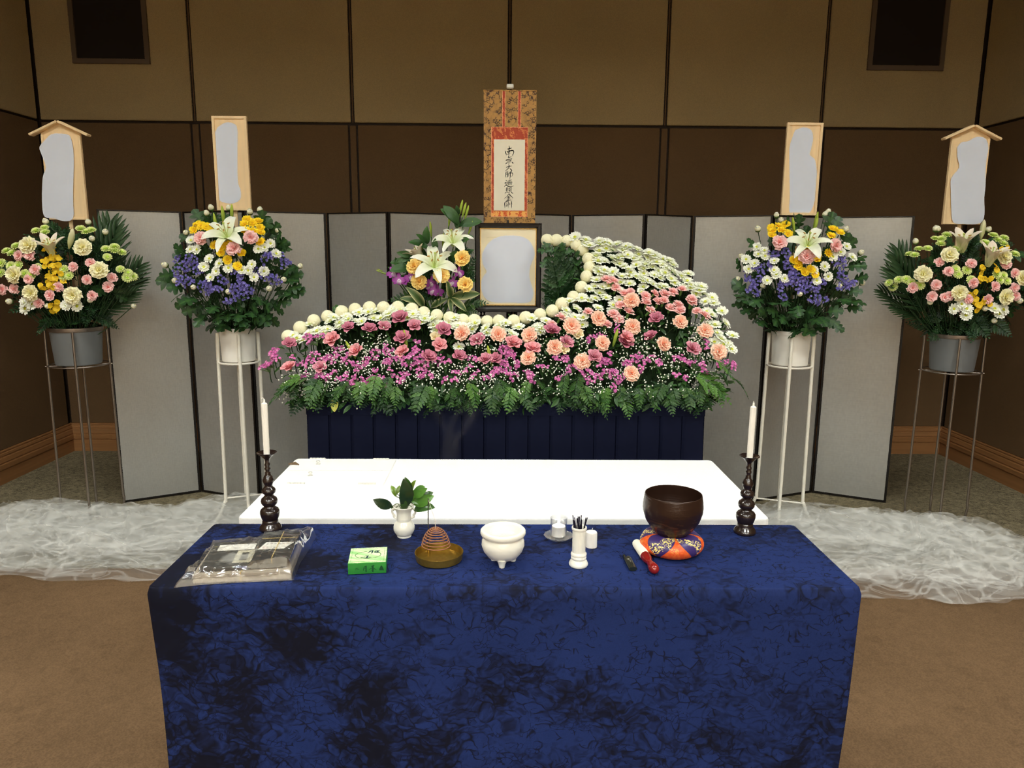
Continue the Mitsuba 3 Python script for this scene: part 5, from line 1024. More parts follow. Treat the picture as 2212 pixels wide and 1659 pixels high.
# fern fronds along the front edge
for i, t in enumerate(mm(FL['ferntips'])):
    b = np.array([np.clip(t[0], -0.90, 0.93) * 0.985 + rg.normal(0, 0.035), 3.225, t[2] + rg.uniform(0.07, 0.105)])
    plant_leaf(K, 'fern', b, t + (0, rg.uniform(-0.02, 0.02), -0.004), roll=rg.normal(0, 0.35), width=1.05)
for i in range(44):                                            # more layers lying behind
    x = -0.90 + i * 1.83 / 43 + rg.normal(0, 0.015)
    hi_ = i % 3
    plant_leaf(K, 'backfern', (x, 3.275, 0.905 + 0.02 * hi_), (x + rg.normal(0, 0.06), 3.150 + rg.uniform(0, 0.03), 0.868 + 0.02 * hi_ - rg.uniform(0.0, 0.03)), roll=rg.normal(0, 0.4), width=1.3)
plant_leaf(K, 'paleleaf', (-0.735, 3.20, 0.905), (-0.735, 3.165, 0.845))
plant_leaf(K, 'fern', (0.86, 3.26, 1.0), (0.965, 3.2, 1.03))
plant_leaf(K, 'fern', (0.88, 3.26, 0.95), (1.03, 3.22, 0.955))
plant_leaf(K, 'fern', (-0.86, 3.26, 0.95), (-0.985, 3.2, 0.955))
# ferns and leaves inside the hook of the wave, beside the portrait
for r in FL['fill']:
    a, b = mm(r[:3]), mm(r[3:])
    plant_leaf(K, 'darkfern', a + (0, rg.uniform(-0.02, 0.03), 0), b + (0, rg.uniform(-0.03, 0.02), 0), up=(0, -1, 0.2), roll=rg.normal(0, 0.2), width=1.0)
for p in mm(FL['fillmum']):
    for _ in range(2):
        d = rg.normal(0, 1, 3) * (1, 0.4, 1); d /= np.linalg.norm(d)
        plant_leaf(K, 'mumleaf', p - d * 0.01, p + d * 0.055 + (0, 0.01, 0), up=(0, -0.8, 0.5), roll=rg.normal(0, 0.3))
stems(K, [(0.225 + 0.016 * i + rg.normal(0, 0.004), 3.66, 1.12) for i in range(16)], [(0.215 + 0.017 * i + rg.normal(0, 0.008), 3.63, 1.36 + rg.uniform(0, 0.13)) for i in range(16)], 0.0028, S(44, 76, 40), 'stems')

# ---- the small arrangement left of the portrait
K = thing('lily_arrangement', 'arrangement of white lilies, yellow carnations and purple orchids left of the portrait', 'flower arrangement')
sm = FL['small']
base = mm(FL['small_base'])
vz = lathe([(0, 0), (0.06, 0), (0.065, 0.004), (0.055, 0.10), (0.07, 0.34), (0.066, 0.342), (0.05, 0.10), (0, 0.05)], 32); vz.apply_translation((base[0], base[1] + 0.02, AZ + 0.001))
put(K, 'pot', vz, 'foam_green')
a_, b_ = [], []
for kind in ('lily', 'lilyup', 'budgreen', 'yellowc', 'orchid'):
    for i, p in enumerate(mm(sm[kind])):
        if kind == 'lily': n, s = (np.array([0.12, -0.85, 0.75]) if i else np.array([-0.05, -0.75, 0.9])), (.095, .112)[i]
        elif kind == 'lilyup': n, s = np.array([-0.5, -0.2, 1.0]), 0.085
        elif kind == 'budgreen': n, s = np.array([(p[0] - base[0]) * 2.0, -0.1, 1.0]), 0.038
        elif kind == 'orchid': n, s = np.array([rg.normal(0, 0.4), -1.0, 0.3 + rg.normal(0, 0.3)]), SC[kind]
        else: n, s = np.array([rg.normal(0, 0.2), -1.0, 0.4]), SC[kind]
        q = p + (0, rg.uniform(-0.02, 0.02) - (0.04 if kind == 'lily' else 0), 0)
        plant(K, kind, q, n, s, spin=(rg.normal(0, 0.25) if kind == 'orchid' else None))
        n = n / np.linalg.norm(n)
        a_.append(q - n * s * 0.85); b_.append((base[0] + rg.normal(0, 0.02), base[1] + 0.02, 1.17))
for p in mm(sm['orchidbud']):
    plant(K, 'budgreen', p, (-1, 0, 0.5), 0.016)
stems(K, a_, b_, 0.0026, S(70, 104, 50))
put(K, 'orchid_stem', Mesh().addm(tube(smooth_curve([mm(sm['orchidbud'])[0], mm(sm['orchid'])[0], (base[0] - 0.08, base[1] - 0.02, 1.33), (base[0], base[1], 1.18)], 16), 0.0028, 5), S(120, 140, 70)).ply('leaf'), None)
for kind, L in FL['small_leaves'].items():
    for r in L:
        a, b = mm(r[:3]), mm(r[3:6])
        off = rg.uniform(-0.03, 0.03)
        if kind in ('fern', 'darkfern'): a[1] += 0.02; off = abs(off)
        plant_leaf(K, kind, a + (0, off * 0.5, 0), b + (0, off - (0.03 if kind == 'variegated' else 0), 0), up=(0, -0.9, 0.45), roll=rg.normal(0, 0.25))
for i in range(34):                                            # leaves that fill the middle
    p = base + np.array([np.clip(rg.normal(-0.01, 0.09), -0.2, 0.13), rg.uniform(0.0, 0.06), rg.uniform(-0.03, 0.24)])
    d = rg.normal(0, 1, 3) * (1, 0.4, 1) + (0, 0, 0.5); d /= np.linalg.norm(d)
    plant_leaf(K, 'leaf', p - d * 0.02, p + d * 0.07, up=(0, -0.8, 0.5), roll=rg.normal(0, 0.5))

# ---- the four stand arrangements
def facing(p, c, r, k=1.0, up=0.25):
    e = (p - np.array(c)) / np.array(r) ** 2
    e = e / (np.linalg.norm(e) + 1e-9)
    n = e * k + np.array([0, -0.55, up])
    return n
def bouquet(key, label, zr, nfill, kinds, leaf_dark):
    K = thing('stand_flowers', label, 'flower arrangement', 'arrangements on the flower stands')
    c, r = FL['bq'][key]
    c = np.array(c)
    foot = np.array([c[0] if key not in STANDS else STANDS[key][0], 4.0, zr - 0.11])
    a_, b_ = [], []
    for kind in kinds:
        for p in mm(FL[key][kind]):
            s = SC[kind] * (1 + rg.uniform(-0.08, 0.08))
            if key in ('il', 'ir'): s *= {'pink': 1.45, 'daisy': 0.88}.get(kind, 1.0)
            n = facing(p, c, r) + rg.normal(0, 0.12, 3)
            if kind in ('daisy', 'yellow'): n = n + rg.normal(0, 0.22, 3)
            spin = None
            if kind == 'lily': n = np.array([0.05 if key == 'il' else -0.25, -0.75, 0.75]); spin = 0.35 if key == 'il' else 0.0
            if kind == 'lilyup': n = np.array([(p[0] - c[0]) * 1.5, -0.45, 1.0])
            if kind in ('budgreen', 'budpale'): n = np.array([(p[0] - c[0]) * 3, -0.2, 1.0])
            if kind in ('lime', 'daisy', 'yellow', 'mumbud'): n = n + (0, 0, 0.35)
            if kind == 'lime' and p[2] > c[2] + 0.12: n = n + (0, 0, 0.9)
            plant(K, kind, p, n, s, spin)
            n = n / np.linalg.norm(n)
            a_.append(p - n * s * 0.7); b_.append(foot + rg.normal(0, 0.018, 3) * (1, 1, 0.2))
    stems(K, a_, b_, 0.0021)
    for p in (mm(FL[key]['LEAF']) if 'LEAF' in FL[key] else ()):
        d = p - (c + (0, 0.02, -0.10)); d /= np.linalg.norm(d)
        d = d + rg.normal(0, 0.25, 3); d /= np.linalg.norm(d)
        L = rg.uniform(0.085, 0.115)
        plant_leaf(K, 'mumleaf', p - d * L * 0.6, p + d * L * 0.4, up=(0, -0.7, 0.6), roll=rg.normal(0, 0.5))
    rr = np.array(r)
    for i in range(nfill):
        while True:
            e = rg.uniform(-1, 1, 3)
            if 0.2 < np.linalg.norm(e) < 0.9 and e[1] < 0.6 and e[2] > -0.93 and abs(e[0]) < 0.8: break
        p = c + e * rr * 0.92
        if p[2] < zr + 0.005: p[2] = zr + 0.005 + rg.uniform(0, 0.03)
        d = e + rg.normal(0, 0.4, 3); d /= np.linalg.norm(d)
        L = rg.uniform(0.07, 0.11)
        kind = leaf_dark[int(rg.integers(len(leaf_dark)))]
        if kind in ('darkfern', 'fern'): L *= 1.7
        plant_leaf(K, kind, p - d * L * 0.5, p + d * L * 0.5, up=(0, -0.8, 0.5), roll=rg.normal(0, 0.6))
    for i in range(26):                                        # collar of leaves over the rim
        a = rg.uniform(0, 2 * PI)
        d = np.array([math.cos(a), math.sin(a) * 0.8, rg.uniform(-0.35, 0.35)])
        b = foot + (0, 0, 0.125) + d * (0.05, 0.05, 0.03) + (0, 0, rg.uniform(0, 0.06))
        plant_leaf(K, leaf_dark[0], b, b + d * rg.uniform(0.09, 0.15), up=(0, 0, 1), roll=rg.normal(0, 0.4))
    if 'palm_' + key in FL:
        b = mm(FL['palm_' + key + '_b'])[0]
        for t in mm(FL['palm_' + key]):
            plant_leaf(K, 'palm', b + rg.normal(0, 0.01, 3) + (0, 0.03, 0), t + (0, rg.uniform(0.0, 0.08), 0), up=(0, -1, 0.15), roll=rg.normal(0, 0.2), width=0.62)
bouquet('il', 'flowers with purple statice and one white lily on the white stand left of the coffin', 1.128, 150, ('lily', 'budgreen', 'mumbud', 'yellow', 'pink', 'daisy', 'purple'), ('mumleaf',))
bouquet('ir', 'flowers with purple statice and one white lily on the white stand right of the coffin', 1.130, 150, ('lily', 'budgreen', 'mumbud', 'yellow', 'pink', 'daisy', 'purple'), ('mumleaf',))
bouquet('ol', 'cream, pink and lime flowers on the silver stand by the left wall', 1.128, 110, ('lilyup', 'budpale', 'cream', 'pink', 'lime', 'mumbud', 'daisy', 'oncidium'), ('mumleaf', 'darkfern', 'darkfern'))
bouquet('or', 'cream, pink and lime flowers on the silver stand by the right wall', 1.118, 110, ('lilyup', 'budpale', 'cream', 'pink', 'lime', 'mumbud', 'daisy', 'oncidium'), ('mumleaf', 'darkfern', 'darkfern'))
# ---------------------------------------------------------------- hanging scroll
D5 = json.loads('''{"strokes":[[[[286,20623],[301,20515],[281,20434],[288,20327]],51],[[[224,20481],[315,20505],[410,20530]],69],[[[92,20379],[113,20298],[166,20184]],57],[[[176,20363],[316,20394],[456,20416],[519,20369],[506,20275],[455,20169]],63],[[[204,20299],[260,20326],[333,20327]],30],[[[205,20218],[345,20271]],30],[[[274,20380],[278,20162]],45],[[[333,20394],[260,20297]],39],[[[275,20151],[255,20067],[318,20081],[405,20112]],51],[[[122,19927],[262,19989],[438,20028]],39],[[[171,19975],[210,19878]],36],[[[262,19992],[266,19892]],33],[[[332,20006],[319,19902]],33],[[[405,20004],[347,19879]],42],[[[207,19878],[389,19902]],30],[[[130,19769],[196,19829]],45],[[[193,19810],[266,19824]],30],[[[264,19797],[351,19827]],36],[[[432,19848],[510,19785]],57],[[[166,19593],[279,19637],[408,19665]],51],[[[271,19732],[296,19624],[223,19514],[104,19424]],48],[[[336,19536],[428,19448],[404,19405]],51],[[[154,19378],[126,19269],[106,19116]],51],[[[224,19392],[210,19297],[171,19267]],42],[[[225,19270],[214,19147],[183,19117]],51],[[[133,19225],[214,19242]],30],[[[295,19349],[407,19394],[435,19424]],33],[[[281,19311],[268,19158]],39],[[[267,19295],[379,19325],[464,19313],[473,19231],[423,19146]],45],[[[365,19380],[355,19162],[325,19023]],48],[[[142,18959],[173,18921]],42],[[[79,18825],[157,18850]],63],[[[143,18823],[146,18741],[59,18650]],45],[[[255,18947],[353,18972],[427,18989]],36],[[[241,18919],[227,18823],[200,18711]],39],[[[269,18889],[382,18934]],27],[[[270,18848],[410,18877],[442,18853],[426,18727]],39],[[[270,18837],[270,18712]],30],[[[326,18852],[327,18726]],25],[[[375,18863],[376,18726]],25],[[[270,18783],[428,18798]],25],[[[157,18711],[271,18660],[384,18652],[511,18689]],54],[[[165,18590],[159,18409]],45],[[[165,18574],[243,18577],[237,18424]],39],[[[159,18505],[236,18514]],27],[[[159,18423],[237,18437]],30],[[[300,18575],[412,18592],[399,18507]],36],[[[342,18575],[286,18493]],33],[[[314,18482],[315,18410]],36],[[[314,18479],[406,18496],[399,18425]],36],[[[315,18419],[399,18433]],30],[[[89,18326],[145,18364]],45],[[[188,18363],[244,18371]],33],[[[273,18358],[332,18372]],33],[[[400,18386],[488,18316]],54],[[[287,18303],[203,18179],[62,18058]],36],[[[294,18303],[387,18194],[497,18096]],54],[[[217,18162],[330,18185]],33],[[[189,18093],[359,18130]],36],[[[274,18179],[268,17970]],42],[[[204,18055],[225,18011]],33],[[[345,18084],[317,18026]],33],[[[162,17964],[388,17993]],45],[[[84,17872],[78,17751],[100,17624]],54],[[[91,17872],[162,17914],[261,17923],[271,17780],[263,17611]],45],[[[148,17845],[219,17873]],27],[[[163,17751],[163,17682],[220,17696]],33],[[[219,17779],[220,17694]],30],[[[191,17848],[191,17762]],27],[[[333,17849],[347,17750]],42],[[[417,17933],[441,17781],[427,17585]],48]],"sakaki":[[-3183,20500,8133,-3697,20237,8452],[-3067,20500,8442,-3244,20701,8683],[-3033,20500,8522,-2962,20646,8725],[-2801,20500,8111,-2813,20316,9069],[-2629,20500,8569,-2795,20472,9054],[-2585,20500,8615,-2399,20442,8963],[-2519,20500,8660,-2210,20574,8728],[-2327,20500,8410,-1991,20663,8527],[-2548,20500,8204,-1981,20211,8545],[-2551,20500,8043,-1884,20168,8233],[-2591,20500,8249,-2390,20693,8527],[-2634,20500,8318,-2080,20431,8366],[-2699,20500,8318,-2823,20645,8508],[-2588,20500,8455,-2176,20151,8789],[-2634,20500,8295,-2533,20440,8658],[-3142,20500,8018,-3200,20619,8136],[-2813,20500,8042,-2908,20299,8478]]}''')
def _brocade(p, n, uv):
    u, v = p.x * 95, p.z * 95
    a, b, w = voronoi(u, v)
    crack = smoothstep(0.30, 0.10, b - a) * smoothstep(0.30, 0.52, noise(u * 0.7, v * 0.7, 4.0))
    a2, b2, w2 = voronoi(p.x * 34 + 3, p.z * 34)
    disc = smoothstep(0.36, 0.30, a2)
    petals = 0.5 + 0.5 * noise(u * 2.2, v * 2.2, 7.0)
    gold = mix(S(128, 88, 50), S(196, 150, 82), fbm(p.x * 14, p.z * 7, 2.0) * 0.6 + 0.4 * petals)
    c = mix(gold, S(58, 30, 22), crack * (1 - disc))
    return mix(c, S(190, 142, 74), disc * 0.35)
def _redsilk(p, n, uv):
    u, v = p.x * 120, p.z * 120
    k = noise(u, v * 0.5 + u * 0.5) * 0.6 + noise(u * 2, v * 2, 3.0) * 0.4
    c = mix(S(172, 62, 38), S(214, 126, 72), smoothstep(0.45, 0.75, k))
    low = smoothstep(1.752, 1.738, p.z)
    return mix(c, mix(S(240, 176, 92), S(206, 84, 38), smoothstep(0.5, 0.62, k)), low)
mat('brocade', proc(_brocade), 0.55, 0.4)
mat('red_silk', proc(_redsilk), 0.55, 0.4)
mat('pink_edge', S(238, 178, 138), 0.6, 0.3)
mat('washi', proc(lambda p, n, uv: mi.Color3f(*S(240, 234, 212)) * (0.96 + 0.06 * fbm(p.x * 20, p.z * 20, 1.0))), 0.9, 0.05)
mat('ink', S(24, 26, 22), 0.6, 0.2)
SYS = 3.868
k = thing('hanging_scroll', 'hanging scroll in gold brocade with eight brushed characters behind the portrait', 'scroll')
XZ = lambda y: np.array([[1, 0, 0, 0], [0, 0, -1, y], [0, 1, 0, 0], [0, 0, 0, 1.0]])
def sheet(x0, x1, z0, z1, y, t=0.0012):
    g = extrude(sbox(x0, z0, x1, z1), t); g.apply_transform(XZ(y)); return g
put(k, 'brocade_mount', sheet(-0.099, 0.164, 1.60, 2.326, SYS, 0.003), 'brocade', smooth=False)
put(k, 'top_rod', tube([(-0.101, SYS - 0.0015, 2.327), (0.166, SYS - 0.0015, 2.327)], 0.004, 10), 'brocade', smooth=40)
put(k, 'bottom_rod', tube([(-0.115, SYS - 0.0015, 1.60), (0.180, SYS - 0.0015, 1.60)], 0.010, 14), 'dark_lacquer', smooth=40)
for x in (0.001, 0.079):
    put(k, 'red_band', cat_([sheet(x - 0.006, x + 0.006, 2.153, 2.325, SYS - 0.003)]), 'red_silk', smooth=False)
    put(k, 'band_edging', cat_([sheet(x - 0.0078, x - 0.0058, 2.153, 2.325, SYS - 0.0042, 0.0003), sheet(x + 0.0058, x + 0.0078, 2.153, 2.325, SYS - 0.0042, 0.0003)]), 'pink_edge', smooth=False)
put(k, 'red_border', sheet(-0.060, 0.122, 1.717, 2.153, SYS - 0.003), 'red_silk', smooth=False)
g = extrude(sbox(-0.0615, 1.7155, 0.1235, 2.1545).difference(sbox(-0.0595, 1.7175, 0.1215, 2.1525)), 0.0004); g.apply_transform(XZ(SYS - 0.0042))
put(k, 'border_edging', g, 'pink_edge', smooth=False)
put(k, 'writing_paper', sheet(-0.0475, 0.1085, 1.747, 2.0945, SYS - 0.0042), 'washi', smooth=False)
ink = []
for pts, w in D5['strokes']:
    P = smooth_curve(np.array(pts) / 1e4, 16) if len(pts) > 2 else np.linspace(np.array(pts[0]) / 1e4, np.array(pts[1]) / 1e4, 6)
    n_ = len(P)
    for i in range(n_ - 1):
        t = (i + 0.5) / n_
        ink.append(LineString([P[i], P[i + 1]]).buffer(w / 2.3e4 * (1.0 - 0.45 * abs(2 * t - 0.7)), quad_segs=3))
g = extrude(unary_union(ink).simplify(0.0001), 0.0004); g.apply_transform(XZ(SYS - 0.0054))
put(k, 'brush_writing', g, 'ink', smooth=False, label='column of eight black brushed characters')

# ---------------------------------------------------------------- things on the velvet table
Z0 = TZ + 0.0008
mat('porcelain', S(236, 234, 220), 0.12, 0.5, clearcoat=0.6, clearcoat_gloss=0.92)
mat('porcelain_grey', S(214, 214, 198), 0.2, 0.5, clearcoat=0.4, clearcoat_gloss=0.9)
mat('wax', S(248, 244, 232), 0.4, 0.3)
mat('incense_ash', proc(lambda p, n, uv: mi.Color3f(*S(226, 222, 200)) * (0.85 + 0.25 * noise(p.x * 900, p.y * 900))), 0.95, 0.05)
def _brass(p, n, uv):
    return mix(S(176, 146, 66), S(140, 112, 48), fbm(p.x * 60, p.y * 60, p.z * 60))
mat('brass', proc(_brass), 0.3, 0.5, 0.8)
mat('coil_brown', proc(lambda p, n, uv: mi.Color3f(*S(150, 104, 78)) * (0.85 + 0.3 * noise(p.x * 700, p.y * 700, p.z * 700))), 0.85, 0.1)
mat('thread', S(214, 206, 190), 0.8, 0.1)
mat('dark_steel', S(84, 84, 70), 0.4, 0.5, 0.7)
mat('bronze_bowl', proc(lambda p, n, uv: mix(S(52, 34, 26), S(82, 54, 36), smoothstep(0.55, 0.75, fbm(p.x * 70 + p.y * 70, p.z * 240, 1.0)) * smoothstep(0.86, 0.80, p.z))), 0.28, 0.5, 0.35, bump=lambda p, n, uv: noise(p.x * 60, p.y * 60, p.z * 400), bump_scale=0.0004)
mat('red_lacquer', S(128, 22, 18), 0.15, 0.5, clearcoat=0.8, clearcoat_gloss=0.92)
mat('white_cloth', S(246, 242, 222), 0.8, 0.1)
mat('black_plastic', S(24, 30, 26), 0.3, 0.5)
mat('silver_print', S(210, 210, 196), 0.35, 0.5, 0.3)
mat('incense_black', S(26, 24, 38), 0.8, 0.1)
CUX, CUY, CUR, CUH = 0.475, 1.948, 0.089, 0.056
def _cushion(p, n, uv):
    a = dr.atan2(p.y - CUY, p.x - CUX)
    h = (p.z - TZ) / CUH
    ph = (a + PI / 2) / (2 * PI) * 5 + 0.02
    tri = 1 - 2 * dr.abs(ph - dr.floor(ph + 0.5))                      # 1 in the middle of a panel, 0 between
    orange = smoothstep(-0.02, 0.02, 0.08 + 0.98 * tri - h)
    r1, r2 = p.x * 260, p.y * 260 + p.z * 260
    fl = smoothstep(0.50, 0.60, noise(r1 * 2.1, r2 * 2.1, 5.0) * 0.65 + 0.35 * noise(r1 * 0.7, r2 * 0.7)) * smoothstep(0.50, 0.58, noise(p.x * 45, p.y * 45, p.z * 45))
    fo = mix(S(214, 70, 28), S(236, 120, 50), noise(r1, r2) * 0.7)
    fo = mix(fo, S(240, 176, 84), fl * 0.55 * smoothstep(0.30, 0.62, h))
    pu = mix(S(58, 42, 100), S(250, 226, 140), fl)
    seam = smoothstep(0.012, 0.004, dr.abs(0.08 + 0.98 * tri - h))
    return mix(mix(pu, fo, orange), S(150, 50, 40), seam * 0.5)
mat('cushion_brocade', proc(_cushion), 0.4, 0.5)

# candlesticks and candles
prof = [(0, 1525), (112, 1525), (119, 1515), (118, 1498), (108, 1478), (88, 1455), (84, 1440), (86, 1428), (78, 1412), (88, 1395), (96, 1370), (103, 1340), (101, 1310), (88, 1288), (62, 1274), (57, 1256), (70, 1244), (84, 1222), (88, 1197), (80, 1172), (58, 1152), (44, 1138), (50, 1122), (68, 1105), (73, 1082), (66, 1062), (46, 1044), (40, 1030), (44, 1012), (56, 988), (59, 965), (48, 944), (46, 930), (36, 918), (29, 905), (28, 880), (22, 866), (30, 845), (31, 836), (23, 822), (29, 800), (29, 790), (21, 774), (25, 745), (26, 735), (38, 722), (58, 702), (76, 682), (104, 666), (106, 660), (102, 656), (74, 668), (40, 680), (40, 690), (0, 690)]
k_ = 0.0002745
pr = [(r * k_, Z0 + (1525 - y) * k_) for r, y in prof]
for (x, y, lab, c2, lean, bend) in ((-0.690, 2.103, 'turned black lacquer candlestick beside the bag at the left end of the table', 'tall white candle in the black candlestick at the left end', 0.004, -1), (0.727, 2.085, 'turned black lacquer candlestick beside the bell bowl at the right end of the table', 'tall white candle in the black candlestick at the right end', 0.009, -0.2)):
    cs = lathe(pr, 48); cs.apply_translation((x, y, 0))
    single('candlestick', cs, 'dark_lacquer', lab, 'candlestick', 'pair of candlesticks', smooth=50)
    zb = Z0 + (1525 - 689) * k_
    c = lathe([(0, 0), (0.0088, 0), (0.0088, 0.152), (0.0080, 0.155), (0.0035, 0.157), (0.0025, 0.166), (0, 0.168)], 28)
    m = np.eye(4); m[0, 2] = lean; m[:3, 3] = (x, y, zb)
    k = thing('candle', c2, 'candle', 'tall candles')
    put(k, 'wax_body', c, 'wax', to_world=m, smooth=40)
    put(k, 'wick', tube(smooth_curve([(0, 0, 0.164), (bend * 0.001, 0, 0.170), (bend * 0.009, 0, 0.170 + 0.001 * (bend > -0.5))], 8), 0.0008, 6), 'wax', to_world=m)

# vase with sakaki leaves
vx, vy = -0.285, 2.052
k = thing('flower_vase', 'small white porcelain vase with two ear handles holding green leaves', 'vase')
b = lathe([(0, 0), (0.0205, 0), (0.021, 0.003), (0.0205, 0.005), (0.0255, 0.010), (0.0305, 0.021), (0.0308, 0.030), (0.0275, 0.040), (0.0215, 0.0465), (0.0205, 0.050), (0.0222, 0.054), (0.0215, 0.058), (0.0205, 0.072), (0.0235, 0.080), (0.0295, 0.089), (0.0305, 0.092), (0.0285, 0.093), (0.021, 0.083), (0.017, 0.07), (0.016, 0.03), (0, 0.02)], 56)
b.apply_translation((vx, vy, Z0)); put(k, 'body', b, 'porcelain', smooth=50)
for s in (-1, 1):
    h = tube(smooth_curve([(vx + s * 0.022, vy, Z0 + 0.083), (vx + s * 0.033, vy, Z0 + 0.082), (vx + s * 0.0325, vy, Z0 + 0.070), (vx + s * 0.027, vy, Z0 + 0.064), (vx + s * 0.030, vy, Z0 + 0.060), (vx + s * 0.021, vy, Z0 + 0.055)], 24), 0.0030, 8)
    put(k, 'handle', h, 'porcelain', smooth=50)
k = thing('sakaki_sprig', 'sprig of glossy green leaves in the small white vase', 'leaves')
SPR = [broad_leaf(200 + i, c0, c1, 0.46, ((0.45, -0.45), (0.25, -0.6), (0.6, -0.2))[i % 3], None, 1.0, 0.22) for i, (c0, c1) in enumerate(((S(36, 62, 30), S(52, 84, 36)), (S(62, 104, 36), S(84, 132, 52)), (S(88, 112, 34), S(104, 132, 46)), (S(24, 46, 26), S(38, 60, 34))))]
tone = [3, 2, 2, 3, 0, 2, 1, 0, 1, 0, 1, 1, 0, 1, 1, 0, 0]
br = []
for i, r in enumerate(D5['sakaki']):
    a, t = np.array(r[:3]) / 1e4, np.array(r[3:]) / 1e4
    x = t - a; L = np.linalg.norm(x); x /= L
    y = np.cross((0, -0.75, 0.6), x); y /= np.linalg.norm(y); z = np.cross(x, y)
    ro = (-0.5, 0.3, 0.1, 0.5, -0.2)[i % 5]
    c, s = math.cos(ro), math.sin(ro)
    m = np.eye(4); m[:3, 0] = x * L; m[:3, 1] = (c * y + s * z) * L; m[:3, 2] = (-s * y + c * z) * L; m[:3, 3] = a
    d = dict(SPR[tone[i]][0][1]); d['bsdf'] = {'type': 'ref', 'id': 'gloss_leaf'}
    put(k, 'leaf', d, None, to_world=m)
    br.append(tube(smooth_curve([a, (a + (vx, vy, Z0 + 0.10)) / 2 + (0, 0, 0.004), (vx + 0.006 * math.cos(i), vy + 0.006 * math.sin(i), Z0 + 0.075)], 8), 0.0011, 5))
mat('twig', S(70, 84, 42), 0.7, 0.2)
put(k, 'twigs', cat_(br), 'twig', kind='stuff')

# green incense box
k = thing('incense_box', 'small green incense box with a pale green patterned lid', 'box')
def _boxtop(p, n, uv):
    u, v = p.x * 40, p.y * 40
    return mix(S(150, 206, 128), S(226, 240, 196), smoothstep(0.25, 0.75, fbm(u * 0.5 + 1.0, v * 2.2 + u * 0.8, 2.0)))
mat('box_green', proc(lambda p, n, uv: mix(S(34, 112, 40), S(62, 150, 62), smoothstep(TZ, TZ + 0.03, p.z) * 0.6 + 0.3 * noise(p.x * 50, p.z * 50))), 0.3, 0.4)
mat('box_top', proc(_boxtop), 0.25, 0.4)
mat('box_line', S(92, 140, 70), 0.4, 0.3)
mat('box_ink', S(22, 50, 58), 0.5, 0.3)
mat('box_ink_green', S(18, 70, 34), 0.5, 0.3)
mb = move(-0.3525, 1.844, Z0, 0.115)
hw, hd, hh = 0.0485, 0.049, 0.0305
put(k, 'body', bx(-hw, hw, -hd, hd, 0, hh, 0.0008), 'box_green', to_world=mb, smooth=False)
put(k, 'lid_print', bx(-hw + 0.0006, hw - 0.0006, -hd + 0.0006, hd - 0.0006, hh, hh + 0.0004), 'box_top', to_world=mb, smooth=False)
e = 0.006
ln = sbox(-hw + e, -hd + e, hw - e, hd - e)
oval = Point(0, 0).buffer(1, quad_segs=24)
from shapely import affinity
ov = affinity.scale(oval, 0.034, 0.024); ov = ov.difference(affinity.scale(oval, 0.0322, 0.0222)).difference(sbox(-0.004, 0.008, 0.024, 0.03))
put(k, 'line_print', extrude(unary_union([ln.difference(ln.buffer(-0.0007)), ov]), 0.0003), 'box_line', to_world=mb @ trimesh.transformations.translation_matrix((0, 0, hh + 0.0004)), smooth=False)
def strokes(L, s, ox, oy):
    return unary_union([LineString([(ox + x * s, oy + y * s) for x, y in pts]).buffer(w * s / 2) for pts, w in L])
tsu = [([(-0.5, -0.6), (0.0, 0.1), (0.15, 0.6)], 0.28), ([(0.05, 0.6), (0.7, 0.65)], 0.2), ([(0.68, 0.65), (0.52, -1.0)], 0.34), ([(0.25, 0.3), (0.45, 0.3)], 0.16)]
gge = [([(0.8, 0.8), (0.1, 0.8), (-0.6, 0.2), (-0.6, -0.4), (-0.2, -0.8), (0.5, -0.7), (0.9, -0.7)], 0.34), ([(0.1, 0.4), (0.1, -0.4)], 0.22), ([(-0.1, 0.1), (0.6, 0.4), (0.2, -0.1), (0.5, -0.4)], 0.2)]
eye_ = [([(-0.4, 0.7), (0.35, 0.7)], 0.22), ([(0.15, 0.7), (0.1, 0.1), (-0.1, -0.6)], 0.36), ([(-0.6, -0.75), (0.6, -0.6)], 0.3), ([(-1.6, -0.3), (-0.6, 0.1)], 0.14), ([(0.4, 0.1), (1.2, -0.4)], 0.14)]
put(k, 'lid_lettering', extrude(unary_union([strokes(tsu, 0.010, 0.004, 0.0205), strokes(gge, 0.0085, 0.022, 0.019), strokes(eye_, 0.010, -0.002, -0.0135)]), 0.0003), 'box_ink', to_world=mb @ trimesh.transformations.translation_matrix((0, 0, hh + 0.0005)), smooth=False)
fr = [strokes([([(-0.5, -0.4), (-0.3, 0.6), (0.3, 0.8)], 0.2), ([(0.3, 0.8), (0.25, -0.9)], 0.36), ([(-0.2, 0.1), (0.2, 0.2)], 0.16)], 0.0085, -0.005, 0.014),
      strokes([([(-0.2, 0.7), (0.4, 1.0)], 0.3), ([(0.1, 0.8), (0.05, -1.0)], 0.4), ([(-1.0, -0.3), (0.0, 0.3), (1.0, -0.4)], 0.18), ([(-0.3, -0.5), (0.4, -0.4)], 0.2)], 0.0085, 0.014, 0.014),
      Polygon([(0.030, 0.008), (0.043, 0.008), (0.0395, 0.018), (0.0365, 0.022), (0.0335, 0.018)]), sbox(-0.030, 0.012, -0.020, 0.0132), sbox(-0.030, 0.016, -0.022, 0.017)]
put(k, 'front_lettering', extrude(unary_union(fr), 0.0003), 'box_ink_green', to_world=mb @ np.array([[1, 0, 0, 0], [0, 0, -1, -hd], [0, 1, 0, 0], [0, 0, 0, 1.0]]), smooth=False)

